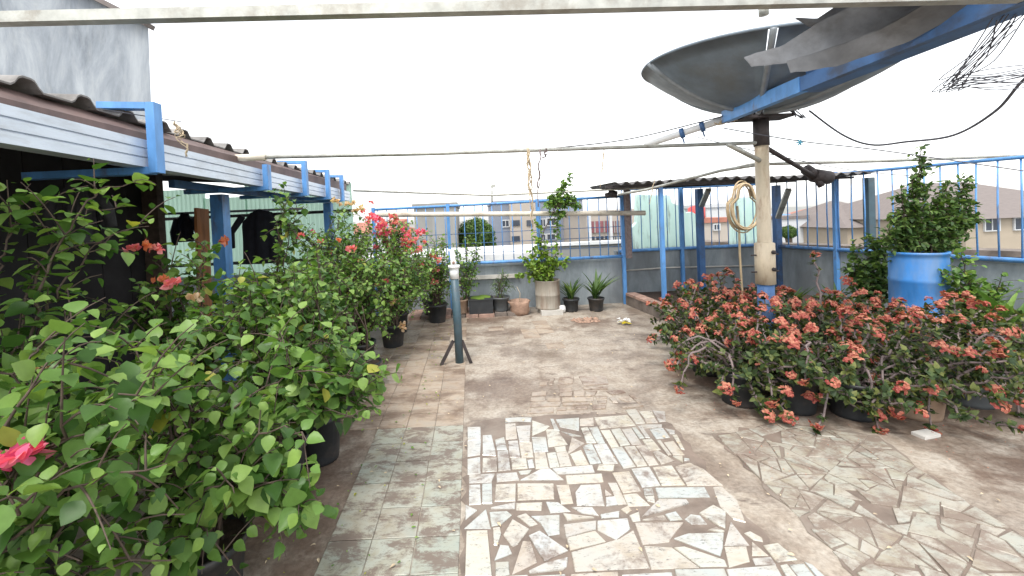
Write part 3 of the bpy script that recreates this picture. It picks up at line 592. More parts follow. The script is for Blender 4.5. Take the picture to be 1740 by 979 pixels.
# ------------------------------------------------------------------ satellite dish on its pole
DC = Vector((2.68, 3.72, 2.74)); DR = 1.0
dish = thing('satellite_dish', (2.66, 3.9, 0), 'large dark grey satellite dish on a cream pole', 'satellite dish')
DM = Matrix.Translation(DC) @ Matrix.Rotation(radians(4.5), 4, 'X') @ Matrix.Rotation(radians(4), 4, 'Y')
def dpt(r, a, dz=0): return DM @ Vector((r*cos(a), r*sin(a), .40*(r/DR)**2-.40+dz))
A0 = radians(178)
for s in range(6):
    b = MB(); nr, na = 10, 10; vs = []
    a0, a1 = A0+2*pi*s/6+.03, A0+2*pi*(s+1)/6-.03
    for dz in (0, .02):
        for i in range(nr+1):
            for j in range(na+1): vs.append(dpt(.06+(DR-.06)*i/nr, a0+(a1-a0)*j/na, dz))
    k_ = na+1; m = (nr+1)*k_; fs = []
    for i in range(nr):
        for j in range(na):
            q = (i*k_+j, i*k_+j+1, (i+1)*k_+j+1, (i+1)*k_+j); fs += [q[::-1], tuple(m+e for e in q)]
    for j in range(na): fs.append((nr*k_+j, nr*k_+j+1, m+nr*k_+j+1, m+nr*k_+j))
    for i in range(nr): fs += [(i*k_, (i+1)*k_, m+(i+1)*k_, m+i*k_), (i*k_+na, m+i*k_+na, m+(i+1)*k_+na, (i+1)*k_+na)]
    b.add(vs, fs, .5, True); b.build('dish_panel', M['dish_rib_lit'] if s == 5 else M['dish'], dish)  # one panel paler, the stronger light on it put into its colour
    a = A0+2*pi*s/6; b = MB(); b.tube([dpt(.05+(DR-.04)*i/8, a, -.006) for i in range(9)], .022, 6); b.build('rib', M['dish_rib_lit'], dish)
b = MB(); b.tube([dpt(DR, 2*pi*i/64, .01) for i in range(65)], .012, 6, cap=False); b.build('rim', M['dish'], dish)
px_, py_ = 2.775, 3.9
b = MB(); b.lathe((px_, py_, 0), [(.0, 0), (.058, 0), (.058, 2.08), (0, 2.08)], 16); b.build('pole', M['cream'], dish)
b = MB(); b.lathe((px_, py_, 0), [(.055, 2.05), (.066, 2.05), (.066, 2.3), (.055, 2.3)], 16); b.build('collar', M['rust_dark'], dish)
b = MB(); b.lathe((px_, py_, 0), [(.06, .74), (.083, .745), (.083, 1.13), (.06, 1.14)], 18); b.build('sleeve', M['cream'], dish)
for z in (.86, 1.02):
    b = MB(); b.tube([(px_-.13, py_, z), (px_+.13, py_, z)], .008, 6); b.tube([(px_+.02, py_-.1, z+.03), (px_+.02, py_-.07, z+.03)], .02, 6); b.build('bolt', M['rust_dark'], dish)
b = MB(); b.lathe((px_, py_, 0), [(.06, .0), (.07, 0), (.07, .738), (.06, .738)], 16); b.build('foot_pipe', M['blue_dark'], dish)
b = MB(); b.box((px_-.22, py_-.1, 2.3), (px_+.25, py_+.1, 2.325)); b.bar((px_-.05, py_, 2.32), (px_+.0, py_-.06, 2.42), .14, .1); b.build('mount_plate', M['rust_dark'], dish)
for e in (aty(1388, 302, 4.3), aty(1238, 246, 3.6)):
    b = MB(); b.tube([(px_, py_, 2.06 if e.x > px_ else 1.9), e], .022, 7); b.build('strut', M['rust_dark'] if e.x > px_ else M['galv'], dish)
e = aty(1385, 298, 4.3)
b = MB(); b.tube([e+Vector((-.1, 0, .07)), e+Vector((.0, 0, 0))], .055, 10); b.tube([e+Vector((-.02, 0, .0)), e+Vector((.16, .02, -.03))], .07, 12); b.tube([e+Vector((.0, 0, -.02)), e+Vector((.05, -.02, -.12))], .03, 8); b.build('motor', M['rust_dark'], dish)
b = MB()
for i in range(5):
    c_ = Vector((px_+.26, py_-.08, 2.35)); b.tube([c_+Vector((.07*cos(q+i)*(.6+.1*i), .05*sin(q*1.3), .08*sin(q+i*.5))) for q in [0, .8, 1.6, 2.4, 3.2, 4.2]], .005, 4)
b.build('cable_loop', M['wire'], dish)
pole('vent_pipe', [aty(1298, 26, 5.2), aty(1297, 8, 5.2)], .055, 'short pale pipe stub rising behind the dish', 'galv', 'pipe', 10)

# tangled cable at the right, loose lines
def line(name, pts, r, label, mat='wire', cat='cable', sag=0, group=None):
    pts = [Vector(p) for p in pts]; o_ = []
    for i in range(len(pts)-1):
        p0, p1, p2, p3 = pts[max(i-1, 0)], pts[i], pts[i+1], pts[min(i+2, len(pts)-1)]
        for s in range(8):
            u = s/8; o_.append(.5*((2*p1)+(p2-p0)*u+(2*p0-5*p1+4*p2-p3)*u*u+(3*p1-p0-3*p2+p3)*u**3))
    o_.append(pts[-1]); return tag(MB().tube(o_, r, 5).build(name, M[mat]), label, cat, group)
b = MB(); r2 = random.Random(4)
tip = aty(1592, 140, 2.3)
for i in range(12):
    e1 = aty(1730+r2.uniform(-40, 60), 20+r2.uniform(-15, 45), 2.0); e2 = aty(1790, 118+r2.uniform(-20, 26), 2.1)
    t0 = tip+Vector((r2.uniform(0, .13), r2.uniform(-.04, .04), r2.uniform(-.03, .035)))
    m1 = e1.lerp(t0, .5)+Vector((r2.uniform(-.05, .06), 0, r2.uniform(-.05, .04))); m2 = t0.lerp(e2, .5)+Vector((0, r2.uniform(-.04, .04), r2.uniform(-.03, .02)))
    P_ = [e1, m1, t0.lerp(m1, .25), t0, t0+Vector((.0, .02, -.02)), t0.lerp(m2, .3), m2, e2]; Q = []
    for a_ in range(len(P_)-1):
        p0, p1, p2, p3 = P_[max(a_-1, 0)], P_[a_], P_[a_+1], P_[min(a_+2, len(P_)-1)]
        for s in range(7):
            u = s/7; Q.append(.5*((2*p1)+(p2-p0)*u+(2*p0-5*p1+4*p2-p3)*u*u+(3*p1-p0-3*p2+p3)*u**3))
    b.tube(Q, .0027, 5)
tag(b.build('cable_tangle', M['wire']), 'bundle of thin tangled cables hanging at the upper right', 'cable')
line('loose_cable', [aty(1790, 90, 2.1), aty(1735, 140, 2.3), aty(1690, 190, 2.5), aty(1620, 230, 2.8), aty(1540, 241, 3.1), aty(1480, 246, 3.3), aty(1430, 228, 3.5), aty(1375, 188, 3.7)], .008, 'thick black cable sagging from the right edge to the dish')
line('clothes_line', [aty(1230, 218, 3.8), aty(1360, 240, 3.7), aty(1500, 256, 3.6), aty(1790, 298, 3.5)], .005, 'thin line with a blue peg running right from the beam tip')
line('clothes_line', [aty(1180, 232, 4.2), aty(1290, 258, 4.0), aty(1440, 288, 4.2), aty(1560, 300, 4.6)], .004, 'thin lower line crossing behind the cream pole')
line('clothes_line', [aty(905, 255, 3.7), aty(1060, 238, 3.9), aty(1200, 205, 3.9), aty(1245, 192, 3.9)], .0055, 'twine from the dry vine up to the beam tip', 'rust_dark')
line('clothes_line', [aty(150, 182, 2.2), aty(308, 207, 2.6)], .003, 'short wire crossing the nearest blue bracket')
b = MB(); c_ = aty(1360, 242, 3.68)
for a in range(6): b.tube([c_, c_+Vector((.028*cos(a*1.05), .01, .03*sin(a*1.05)))], .006, 5)
tag(b.build('line_peg', M['bluewire']), 'small light blue peg clipped on the upper line', 'peg')
# dry vine and strings
def vine(name, top, bot, n, sp, label, r=.004, seed=1, mat='straw'):
    r_ = random.Random(seed); b = MB()
    for i in range(n):
        k_ = 14; Q = []; f = r_.uniform(.35, 1)
        ph = r_.uniform(0, 6)
        for s in range(k_+1):
            u = s/k_*f; p = top.lerp(bot, u); wv = sp*(.35+.65*sin(min(1, u*1.2)*pi))
            Q.append(p+Vector((wv*sin(ph+s*.9)+r_.uniform(-sp, sp)*.3, wv*cos(ph+s*.7), r_.uniform(-.01, .01))))
        b.tube(Q, r*r_.uniform(.6, 1.3), 4)
    return tag(b.build(name, M[mat]), label, 'dried vine')
vine('dry_vine', aty(897, 252, 3.68), aty(906, 400, 3.72), 10, .022, 'bunch of dry vine stems hanging from the long pipe', .0045, 3)
vine('dry_vine', aty(918, 255, 3.66), aty(912, 385, 3.68), 2, .012, 'single brown dry stem beside the vine bunch', .006, 8, 'thorn')
vine('dry_vine', aty(930, 252, 3.68), aty(921, 278, 3.68), 3, .015, 'short dry twig hooked over the long pipe', .004, 12, 'thorn')
vine('hanging_string', aty(1027, 252, 3.75), aty(1016, 345, 3.75), 2, .006, 'pale string hanging from the pipe left of the lean-to', .004, 21)
vine('hanging_string', aty(1113, 300, 5.3), aty(1103, 350, 5.3), 2, .008, 'short pale string hanging at the lean-to corner', .005, 22)
vine('straw_wisp', aty(298, 208, 2.62), aty(320, 268, 2.62), 5, .02, 'wisp of straw caught on the gutter past the first bracket', .003, 23)

# ------------------------------------------------------------------ lean-to roof at the back right
lt = thing('lean_to', (3.6, 6.3, 0), 'low lean-to with dark corrugated roof at the back right', 'shelter')
x = 1.98; i = 0
while x < 5.3:
    wd = .9; b = MB(); n = 33; xs = [x+wd*q/(n-1) for q in range(n)]; vs = []
    for y, z in ((5.55+U(-.05, .05), 1.875), (6.2, 1.885), (6.85, 1.90)):
        for xx in xs: vs.append((xx, y, z+.022*sin(2*pi*xx/.15)+.006*(i % 2)+(-.02 if xx > 4 else 0)))
    m = len(vs); vs += [(a_, b_, c_-.008) for a_, b_, c_ in vs]; fs = []
    for r in range(2):
        for q in range(n-1):
            e = (r*n+q, r*n+q+1, (r+1)*n+q+1, (r+1)*n+q); fs += [e, tuple(m+j for j in e[::-1])]
    for q in range(n-1): fs.append((q, m+q, m+q+1, q+1))
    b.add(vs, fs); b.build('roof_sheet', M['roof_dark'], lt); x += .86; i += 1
b = MB(); b.bar((1.9, 5.75, 1.835), (5.35, 5.75, 1.815), .04, .03); b.build('front_beam', M['rust_dark'], lt)
b = MB(); b.bar((2.0, 6.75, 1.86), (5.35, 6.75, 1.86), .04, .04); b.build('rear_beam', M['rust_dark'], lt)
for pxx, y, m_, s in ((1125, 5.72, 'blue', .05), (1190, 6.75, 'blue_dark', .09), (1321, 6.8, 'blue_dark', .09), (1478, 5.72, 'pipe_teal', .09)):
    p = aty(pxx, 400, y); b = MB(); b.bar((p.x, y, 0), (p.x, y, 1.80), s, s, (1, 0, 0)); b.build('post', M[m_], lt)
p = aty(1062, 340, 6.5); b = MB(); b.bar((p.x+.03, 6.5, .75), (p.x+.03, 6.5, 1.84), .09, .07, (1, 0, 0)); b.build('post', M['thorn'], lt)
for (u0, v0, u1, v1) in ((1192, 350, 1204, 322), (1322, 370, 1340, 322)):
    b = MB(); b.bar(aty(u0, v0, 6.6), aty(u1, v1, 6.1), .07, .04); b.build('brace', M['galv'], lt)
b = MB(); p = aty(1040, 330, 6.42); b.tube([p+Vector((0, 0, -.05)), p+Vector((.02, 0, .05))], .07, 10); b.tube([p+Vector((-.1, 0, -.02)), p+Vector((-.0, 0, 0))], .04, 8)
tag(b.build('flood_lamp', M['rust_dark']), 'small dark lamp fixed at the top of the corner post', 'lamp')

# mint slabs behind the railing
def slab(pxs, y, d, name, label, cat, mat='mint'):
    poly = [aty(a_, b_, y) for a_, b_ in pxs]
    for p in poly: p.y = y
    b = MB(); b.prism(poly, (0, d, 0)); o = b.build(name, M[mat]); return tag(o, label, cat)
slab([(1082, 331), (1138, 332), (1142, 345), (1160, 352), (1166, 362), (1176, 360), (1188, 368), (1190, 440), (1068, 440), (1064, 415), (1066, 400), (1072, 390), (1082, 378)], 7.5, .12, 'broken_wall', 'pale mint wall fragment with a ragged top behind the railing', 'wall')
slab([(1258, 336), (1292, 333), (1292, 432), (1256, 432)], 7.6, .3, 'mint_column', 'narrow mint column behind the hose and cream pole', 'column')
o = MB().lathe(aty(1184, 372, 9.5), [(0, 0), (.17, 0), (.18, .05), (.18, .25), (.1, .3), (0, .31)], 16).build('water_tank', M['petal_red']); tag(o, 'small red tank top showing past the mint wall', 'tank')

# hose coil
b = MB(); c_ = aty(1262, 352, 5.6); r2 = random.Random(9)
for i in range(9):
    ra, rb_ = .20+r2.uniform(-.04, .02), .30+r2.uniform(-.05, .03); ox = r2.uniform(-.03, .03); Q = []
    for s in range(25):
        a = 2*pi*s/24; Q.append(c_+Vector((ox+ra*sin(a)*(1 if cos(a) < .3 else .7), r2.uniform(-.004, .004)+.012*i-.1, rb_*cos(a)-.02+(.05 if cos(a) > .7 else 0))))
    b.tube(Q, .010, 5)
p0 = aty(1256, 385, 6.0); b.tube([p0+Vector((-.02, 0, .3)), p0, aty(1257, 430, 6.0), aty(1260, 480, 6.0), aty(1264, 520, 5.9)], .016, 6)
tag(b.build('garden_hose', M['hose']), 'coiled cream garden hose hanging under the lean-to with its end trailing down', 'hose')

# ------------------------------------------------------------------ standpipe, litter
P0 = atz(781, 617)
sp = thing('standpipe', P0, 'dark teal standpipe with white fitting and two braces in mid floor', 'pipe')
tp = Vector((P0.x-.012, P0.y, 1.0))
b = MB(); b.tube([P0, P0.lerp(tp, .5)+Vector((.003, 0, 0)), tp-Vector((0, 0, .1))], .043, 14); b.build('pipe', M['pipe_teal'], sp)
b = MB(); b.tube([tp-Vector((0, 0, .12)), tp], .047, 14); b.tube([tp-Vector((0, 0, .01)), tp+Vector((0, 0, .02))], .062, 14); b.build('collar', M['white'], sp)
b = MB(); b.tube([tp+Vector((0, 0, .02)), tp+Vector((-.004, 0, .06))], .03, 12); b.bar(tp+Vector((-.004, 0, .05)), tp+Vector((-.012, 0, .17)), .05, .03, (0, 1, 0)); b.tube([tp+Vector((-.012, 0, .16)), tp+Vector((-.05, 0, .18))], .012, 8); b.build('valve', M['white'], sp)
b = MB(); b.tube([tp+Vector((0, -.035, .05)), tp+Vector((0, -.06, .05))], .016, 8); b.build('screw', M['brick'], sp)
for e in ((-.19, -.05), (.12, -.02)):
    b = MB(); b.bar(P0+Vector((e[0]*.28, -.01, .24)), P0+Vector((e[0], e[1], .0)), .022, .03); b.build('brace', M['rust_dark'], sp)
b = MB(); r2 = random.Random(3); c_ = atz(1062, 551)
for i in range(10):
    q = c_+Vector((r2.uniform(-.07, .07), r2.uniform(-.03, .03), r2.uniform(.01, .05)))
    b.add([q+Vector((r2.uniform(-.06, .06), r2.uniform(-.05, .05), r2.uniform(-.01, .05))) for _ in range(4)], [(0, 1, 2), (0, 2, 3), (0, 3, 1), (1, 2, 3)])
lb = thing('plastic_bag', c_, 'crumpled white and yellow plastic bag on the floor near the kerb', 'litter')
b.build('wrapper', M['white'], lb)
b = MB()
for i in range(8):
    q = c_+Vector((r2.uniform(-.08, .08), r2.uniform(-.05, .0), r2.uniform(.012, .03)))
    b.add([q+Vector((r2.uniform(-.05, .05), r2.uniform(-.04, .04), r2.uniform(-.01, .03))) for _ in range(4)], [(0, 1, 2), (0, 2, 3), (0, 3, 1), (1, 2, 3)])
b.build('yellow_print', M['yellow'], lb)
dz = MB(); c_ = atz(996, 545)
for i in range(60):
    a = r2.uniform(0, 6.28); r = .22*sqrt(r2.random()); q = c_+Vector((r*cos(a), r*.6*sin(a), .006)); s = r2.uniform(.012, .035)
    dz.add([q+Vector((s, 0, 0)), q+Vector((0, s, 0)), q+Vector((-s, 0, 0)), q+Vector((0, -s, 0)), q+Vector((0, 0, s*.8))], [(0, 1, 4), (1, 2, 4), (2, 3, 4), (3, 0, 4)])
tag(dz.build('rubble', M['burlap']), 'small heap of reddish crumbs on the floor before the back pots', 'debris', None, 'stuff')
o = MB().box((0, 0, 0), (.13, .07, .018), Matrix.Translation(atz(1572, 748)) @ Matrix.Rotation(.2, 4, 'Z')).build('stone_slab', M['coping']); tag(o, 'small pale stone slab lying before the thorny flowers', 'slab')

# ------------------------------------------------------------------ vegetation
import numpy as np
CAMP = Vector((0, 0, EYE))
def ovate(wr=.62, fold=.18, curl=.25, tip=1.0):
    """one leaf of unit length along +Y, normal +Z: verts, faces"""
    rows = [(0, .0), (.12, .30), (.32, .50), (.55, .46), (.78, .27), (1.0, .0)]
    vs = []
    for y, h in rows:
        z = -curl*y*y*.5; hw = h*wr
        if h == 0: vs.append((0, y*tip, z))
        else: vs += [(-hw, y, z+fold*hw), (0, y, z), (hw, y, z+fold*hw)]
    fs = [(0, 2, 1), (0, 3, 2)]
    for r in range(3):
        a = 1+3*r; fs += [(a, a+1, a+4, a+3), (a+1, a+2, a+5, a+4)]
    a = 10; fs += [(a, a+1, 13), (a+1, a+2, 13)]
    return np.array(vs), fs
LEAVES = {'ovate': [ovate(.95, .25, .3), ovate(.85, .4, .5), ovate(1.05, .15, .15), ovate(.9, .3, .75), ovate(.78, .55, .35)],
          'obov': [ovate(.55, .2, .3), ovate(.62, .3, .5)],
          'blade': [ovate(.12, .5, .5), ovate(.10, .5, .9)],
          'small': [ovate(.6, .3, .3), ovate(.5, .4, .5)]}
LM = {}
def leaf_mesh(kind, i, mat, tint):
    key = (kind, i, mat, tint)
    if key not in LM:
        v, f = LEAVES[kind][i]; b = MB(); b.add([tuple(p) for p in v], f, tint, True); LM[key] = b.mesh('leaf', M[mat])
    return LM[key]
def frame(p, d, nrm, size, roll=0):
    d = d.normalized(); n = (nrm-d*nrm.dot(d)); n = n.normalized() if n.length > 1e-5 else d.orthogonal().normalized()
    x = d.cross(n)
    m = Matrix(((x.x, d.x, n.x, p.x), (x.y, d.y, n.y, p.y), (x.z, d.z, n.z, p.z), (0, 0, 0, 1)))
    return m @ Matrix.Rotation(roll, 4, 'Y') @ Matrix.Scale(size, 4)
class Leaves:
    """collects leaf transforms of one plant"""
    def __init__(s, kind, mat): s.k = kind; s.m = mat; s.L = []
    def add(s, mtx, r): s.L.append((mtx, r.randrange(len(LEAVES[s.k])), r.choice((.0, .0, .1, .2, .5, .7, .9, .9) if r.random() < .5 else (.1, .25, .4, .5, .65, .8) if r.random() < .985 else (1.0,))))
    def build(s, parent, single=0, name='leaf'):
        off = WLOC[parent.name]
        L = sorted(s.L, key=lambda q: (q[0].translation-CAMP).length/q[0].to_scale().x)
        def vis(m):
            d = camo.matrix_world.inverted() @ m.translation
            return d.z < -.2 and -1.2 < d.x/-d.z < 1.4 and d.y/-d.z > -.95
        one = [q for q in L if vis(q[0])][:single]; ids = set(map(id, one)); rest = [q for q in L if id(q) not in ids]
        T = Matrix.Translation(-off)
        for m, i, t in one: inst(name, leaf_mesh(s.k, i, s.m, t), parent, T @ m)
        if rest:
            b = MB()
            for m, i, t in rest:
                v, f = LEAVES[s.k][i]; A = np.array(m.to_3x3()); tr = np.array(m.translation)
                b.add((v @ A.T+tr).tolist(), f, t, True)
            o = b.build('foliage', M[s.m], parent); o['kind'] = 'stuff'
def bez(a, c, b, n): return [a*(1-t)**2+c*2*t*(1-t)+b*t*t for t in [i/n for i in range(n+1)]]
def rv(r, s=1.0): return Vector((r.gauss(0, s), r.gauss(0, s), r.gauss(0, s)))
def make_pot(parent, x, y, R, H, mat='pot', z=0):
    b = MB(); b.lathe((x, y, z), [(0, .01), (R*.78, .0), (R*.80, .02), (R*.96, H*.88), (R*1.06, H*.885), (R*1.07, H), (R*.98, H), (R*.94, H*.9), (0, H*.9)], 22)
    b.build('pot', M[mat], parent)
    b = MB(); b.disc((x, y, z+H*.905), R*.95, 18, .008); b.build('soil', M['soil'], parent)

# bract clusters of the bougainvillea, shared meshes
def bracts(mat, n, R, seed, bl=.038, kind='ovate'):
    r = random.Random(seed); b = MB()
    for i in range(n):
        d = rv(r).normalized(); d.z = abs(d.z)*.8+.05; p = d*R*r.uniform(.35, 1)
        for j in range(3):
            dd = (d+rv(r, .7)).normalized(); m = frame(p, dd, rv(r), bl*r.uniform(.75, 1.15))
            v, f = LEAVES[kind][r.randrange(2)]; b.add([tuple(m @ Vector(q)) for q in v], f, r.choice((.1, .4, .5, .7, 1)), True)
    return b.mesh('flower', M[mat])
FLW = {m: [bracts(m, n, R, 31+i) for i, (n, R) in enumerate(((10, .05), (14, .07), (6, .035)))] for m in ('fl_pink', 'fl_coral', 'fl_orange', 'fl_peach')}

def bougainvillea(x, y, crown, rad, nb, label, seed, size=.062, single=0, flowers=(), targets=(), R=.15, H=.27, pot='pot', nodes=.036, z=0):
    r = random.Random(seed); t = thing('bougainvillea', (x, y, z), label, 'potted plant', 'potted bougainvilleas along the left side')
    make_pot(t, x, y, R, H, pot, z)
    base = Vector((x, y, z+H*.88)); C_ = Vector(crown); lv = Leaves('ovate', 'leaf'); b = MB(); tips = []
    tg = [Vector(p) for p in targets]; nt_ = len(tg)
    nb = int(nb*1.5)
    while len(tg) < nb:
        d = rv(r).normalized(); k_ = r.uniform(.55, 1.05)
        p = C_+Vector((d.x*rad[0], d.y*rad[1], d.z*rad[2]))*k_
        if p.z > .12: tg.append(p)
    for iq, q in enumerate(tg):
        big = 1.3 if iq < nt_ and seed in (2, 3) else 1.0
        h = q-base; c_ = base+Vector((h.x*.22, h.y*.22, max(h.z, .25)*.85+.18))+rv(r, .06)
        s0 = base+Vector((r.uniform(-.4, .4)*R, r.uniform(-.4, .4)*R, 0)); L = (q-s0).length*1.15; n = max(6, int(L/.05))
        P = bez(s0, c_, q, n); P = [p+rv(r, .008) for p in P]
        b.tube(P, [.008*(1-.75*i/n) for i in range(n+1)], 5, cap=False); tips.append(P)
        def dress(P, start, step, sz):
            ph = r.uniform(0, 6); acc = 0
            for i in range(1, len(P)):
                seg = (P[i]-P[i-1]); l = seg.length
                if l < 1e-6: continue
                d = seg/l; acc += l
                while acc > step:
                    acc -= step
                    if i/len(P) < start: continue
                    ph += 2.4+r.uniform(-.4, .4); p = P[i]-d*acc
                    if (p-CAMP).length < .55: continue
                    o1 = d.orthogonal().normalized(); o2 = d.cross(o1); side = o1*cos(ph)+o2*sin(ph)
                    out = (p-C_); out.z += .25; ld = (side+d*.45+Vector((0, 0, -.28))+rv(r, .22)).normalized()
                    nn = Vector((0, 0, 1))+out.normalized()*.55+rv(r, .33); s_ = sz*r.uniform(.45, 1.25)*(.6 if i > len(P)-2 else 1)
                    lv.add(frame(p+ld*.012, ld, nn, s_, r.gauss(0, .25)), r)
        dress(P, .28, nodes, size*big)
        for _ in range(int(3+L*3.4)):                        # side twigs
            i = r.randrange(int(n*.3), n); p = P[i]; d = (P[min(i+1, n)]-P[i-1]).normalized()
            e = p+(d*.5+rv(r, .8).normalized()+Vector((0, 0, .25))).normalized()*r.uniform(.1, .26)
            e.z = max(.08, e.z); Q = bez(p, (p+e)/2+Vector((0, 0, .04)), e, 4); b.tube(Q, [.0035, .003, .0025, .002, .0015], 4, cap=False); dress(Q, .05, nodes*.85, size*.92*big)
    b.build('stems', M['bark'], t); lv.build(t, single)
    off = Matrix.Translation(-Vector((x, y, z)))
    if len(flowers) > 9: flowers = list(flowers)+[(p+Vector((r.gauss(0, .07), r.gauss(0, .12), r.gauss(0, .06))), m, r.randrange(3)) for p, m, k_ in flowers]
    for (p, m, k_) in flowers:
        inst('flower', FLW[m][k_], t, off @ Matrix.Translation(p) @ Matrix.Rotation(r.uniform(0, 6), 4, 'Z') @ Matrix.Rotation(r.uniform(-.6, .6), 4, 'X') @ Matrix.Scale(r.uniform(.75, 1.15), 4))
    return t

def fl(lst, y):
    return [(aty(a_, b_, y+U(-.12, .12)), m, k_) for a_, b_, m, k_ in lst]
B = bougainvillea
B(-1.42, 1.05, (-1.3, 1.12, .72), (.52, .42, .5), 26, 'nearest leafy bougainvillea at the lower left with one pink flower head', 1, .068, 240, fl([(20, 790, 'fl_pink', 2), (34, 784, 'fl_pink', 2)], 1.05))
B(-1.12, 1.62, (-1.1, 1.62, .62), (.5, .42, .55), 24, 'leafy bougainvillea second from the front with a spray reaching low over the floor', 2, .066, 240, (), [aty(560, 862, 1.72), aty(550, 880, 1.65), aty(528, 838, 1.7), aty(500, 850, 1.6), aty(530, 880, 1.6), aty(480, 870, 1.6), aty(440, 800, 1.7), aty(470, 760, 1.8), aty(420, 850, 1.6), aty(450, 700, 1.8), aty(500, 720, 1.9)])
B(-1.12, 2.22, (-1.18, 2.2, .78), (.48, .42, .5), 24, 'bougainvillea in the tall black pot with a spray over the tiles', 3, .062, 260, (), [aty(655, 640, 2.3), aty(640, 655, 2.25), aty(620, 690, 2.2), aty(575, 650, 2.2), aty(600, 640, 2.3), aty(605, 690, 2.2), aty(630, 660, 2.3), aty(560, 690, 2.2), aty(540, 610, 2.3), aty(575, 600, 2.3), aty(610, 625, 2.3), aty(545, 660, 2.1), aty(520, 700, 2.1), aty(645, 670, 2.2), aty(640, 700, 2.15), aty(615, 715, 2.1), aty(590, 710, 2.1), aty(648, 650, 2.2)], R=.16, H=.34)
B(-1.03, 2.62, (-1.15, 2.75, .82), (.44, .42, .46), 18, 'bougainvillea in the black pot right behind the tall black pot', 4, .06, 200, (), R=.14, H=.3)
B(-1.85, 1.55, (-1.62, 1.55, .74), (.55, .5, .42), 26, 'tall leafy bougainvillea at the left edge with a high arching shoot', 5, .066, 260,
  fl([(70, 632, 'fl_peach', 2)], 1.35), [aty(245, 312, 1.95), aty(215, 350, 1.95), aty(70, 352, 1.8), aty(250, 380, 2.0)])
B(-1.75, 2.4, (-1.6, 2.4, .9), (.5, .45, .44), 24, 'bougainvillea with coral flowers before the dark store', 6, .062, 240,
  fl([(227, 425, 'fl_coral', 2), (262, 428, 'fl_coral', 0), (245, 420, 'fl_orange', 2), (275, 482, 'fl_orange', 0), (295, 485, 'fl_coral', 2), (330, 510, 'fl_peach', 2)], 2.2), [aty(345, 410, 2.6), aty(370, 420, 2.6)])
B(-1.12, 3.35, (-1.35, 3.3, .8), (.44, .45, .42), 22, 'bougainvillea beside the two small open pots', 7, .056, 200, fl([(385, 412, 'fl_orange', 2), (470, 540, 'fl_peach', 2), (455, 610, 'fl_coral', 2)], 3.0))
B(-1.65, 3.4, (-1.5, 3.4, .86), (.42, .42, .36), 22, 'tall bougainvillea with a lime shoot before the black shirt', 8, .056, 200, (), [aty(492, 335, 3.2), aty(487, 360, 3.2), aty(500, 385, 3.25), aty(520, 350, 3.3)])
B(-1.2, 4.25, (-1.12, 4.25, .78), (.54, .5, .58), 32, 'bougainvillea with scattered pink flowers in the middle of the left row', 9, .052, 120,
  fl([(505, 405, 'fl_pink', 2), (545, 412, 'fl_coral', 2), (575, 410, 'fl_orange', 2), (596, 425, 'fl_coral', 2), (548, 520, 'fl_orange', 2), (510, 402, 'fl_coral', 2)], 4.0), nodes=.034)
B(-1.75, 4.6, (-1.7, 4.6, 1.0), (.5, .45, .5), 24, 'bougainvillea standing in the second row beside the shed post', 10, .052, 60, fl([(590, 350, 'fl_peach', 1), (570, 345, 'fl_peach', 0), (612, 360, 'fl_peach', 1)], 4.9), [aty(590, 356, 4.9), aty(610, 365, 4.9)], nodes=.034)
B(-1.0, 4.95, (-.9, 4.95, .74), (.54, .5, .58), 34, 'bougainvillea with cream blooms low beside the walkway', 11, .05, 100,
  fl([(682, 557, 'fl_peach', 0), (672, 516, 'fl_peach', 0), (640, 486, 'fl_peach', 2), (655, 478, 'fl_coral', 2), (600, 505, 'fl_peach', 2)], 4.6), nodes=.034)
B(-1.05, 5.55, (-.95, 5.55, .95), (.6, .5, .68), 38, 'bougainvillea covered in bright pink flowers before the back railing', 12, .048, 60,
  fl([(632, 372, 'fl_pink', 1), (618, 362, 'fl_coral', 0), (645, 392, 'fl_pink', 1), (660, 398, 'fl_pink', 0), (672, 382, 'fl_coral', 1), (668, 372, 'fl_coral', 0), (655, 415, 'fl_pink', 0), (690, 405, 'fl_coral', 1), (700, 415, 'fl_coral', 1),
      (712, 400, 'fl_coral', 0), (720, 395, 'fl_pink', 0), (690, 430, 'fl_coral', 1), (680, 437, 'fl_coral', 0), (705, 430, 'fl_coral', 0), (640, 420, 'fl_pink', 2), (625, 380, 'fl_pink', 0), (640, 400, 'fl_pink', 0), (655, 402, 'fl_pink', 1),
      (672, 398, 'fl_coral', 0), (683, 392, 'fl_pink', 0), (695, 398, 'fl_coral', 1), (688, 418, 'fl_coral', 1), (708, 408, 'fl_coral', 0), (663, 428, 'fl_coral', 0), (648, 376, 'fl_coral', 2)], 5.35), nodes=.034)
B(-.55, 6.0, (-.66, 5.9, .72), (.52, .4, .54), 28, 'salmon flowered bougainvillea next to the black pot by the back wall', 13, .046, 40,
  fl([(735, 440, 'fl_coral', 1), (745, 445, 'fl_coral', 0), (725, 455, 'fl_coral', 0), (722, 468, 'fl_coral', 1), (738, 462, 'fl_coral', 0), (715, 450, 'fl_orange', 0), (730, 472, 'fl_coral', 0), (715, 500, 'fl_pink', 2), (700, 470, 'fl_orange', 2), (703, 485, 'fl_orange', 2)], 5.75), nodes=.034)
B(-1.75, 5.6, (-1.7, 5.6, 1.05), (.45, .4, .42), 18, 'bougainvillea in the far second row under the gutter end', 14, .048, 0, fl([(600, 348, 'fl_peach', 1), (630, 345, 'fl_coral', 2)], 5.6), nodes=.036)
B(-1.55, 5.05, (-1.45, 5.05, .95), (.5, .45, .52), 28, 'bougainvillea between the cream bloomed one and the shed beam', 15, .05, 0, fl([(560, 430, 'fl_coral', 2), (530, 395, 'fl_pink', 2), (612, 445, 'fl_coral', 2), (590, 470, 'fl_peach', 2)], 4.8), nodes=.034)
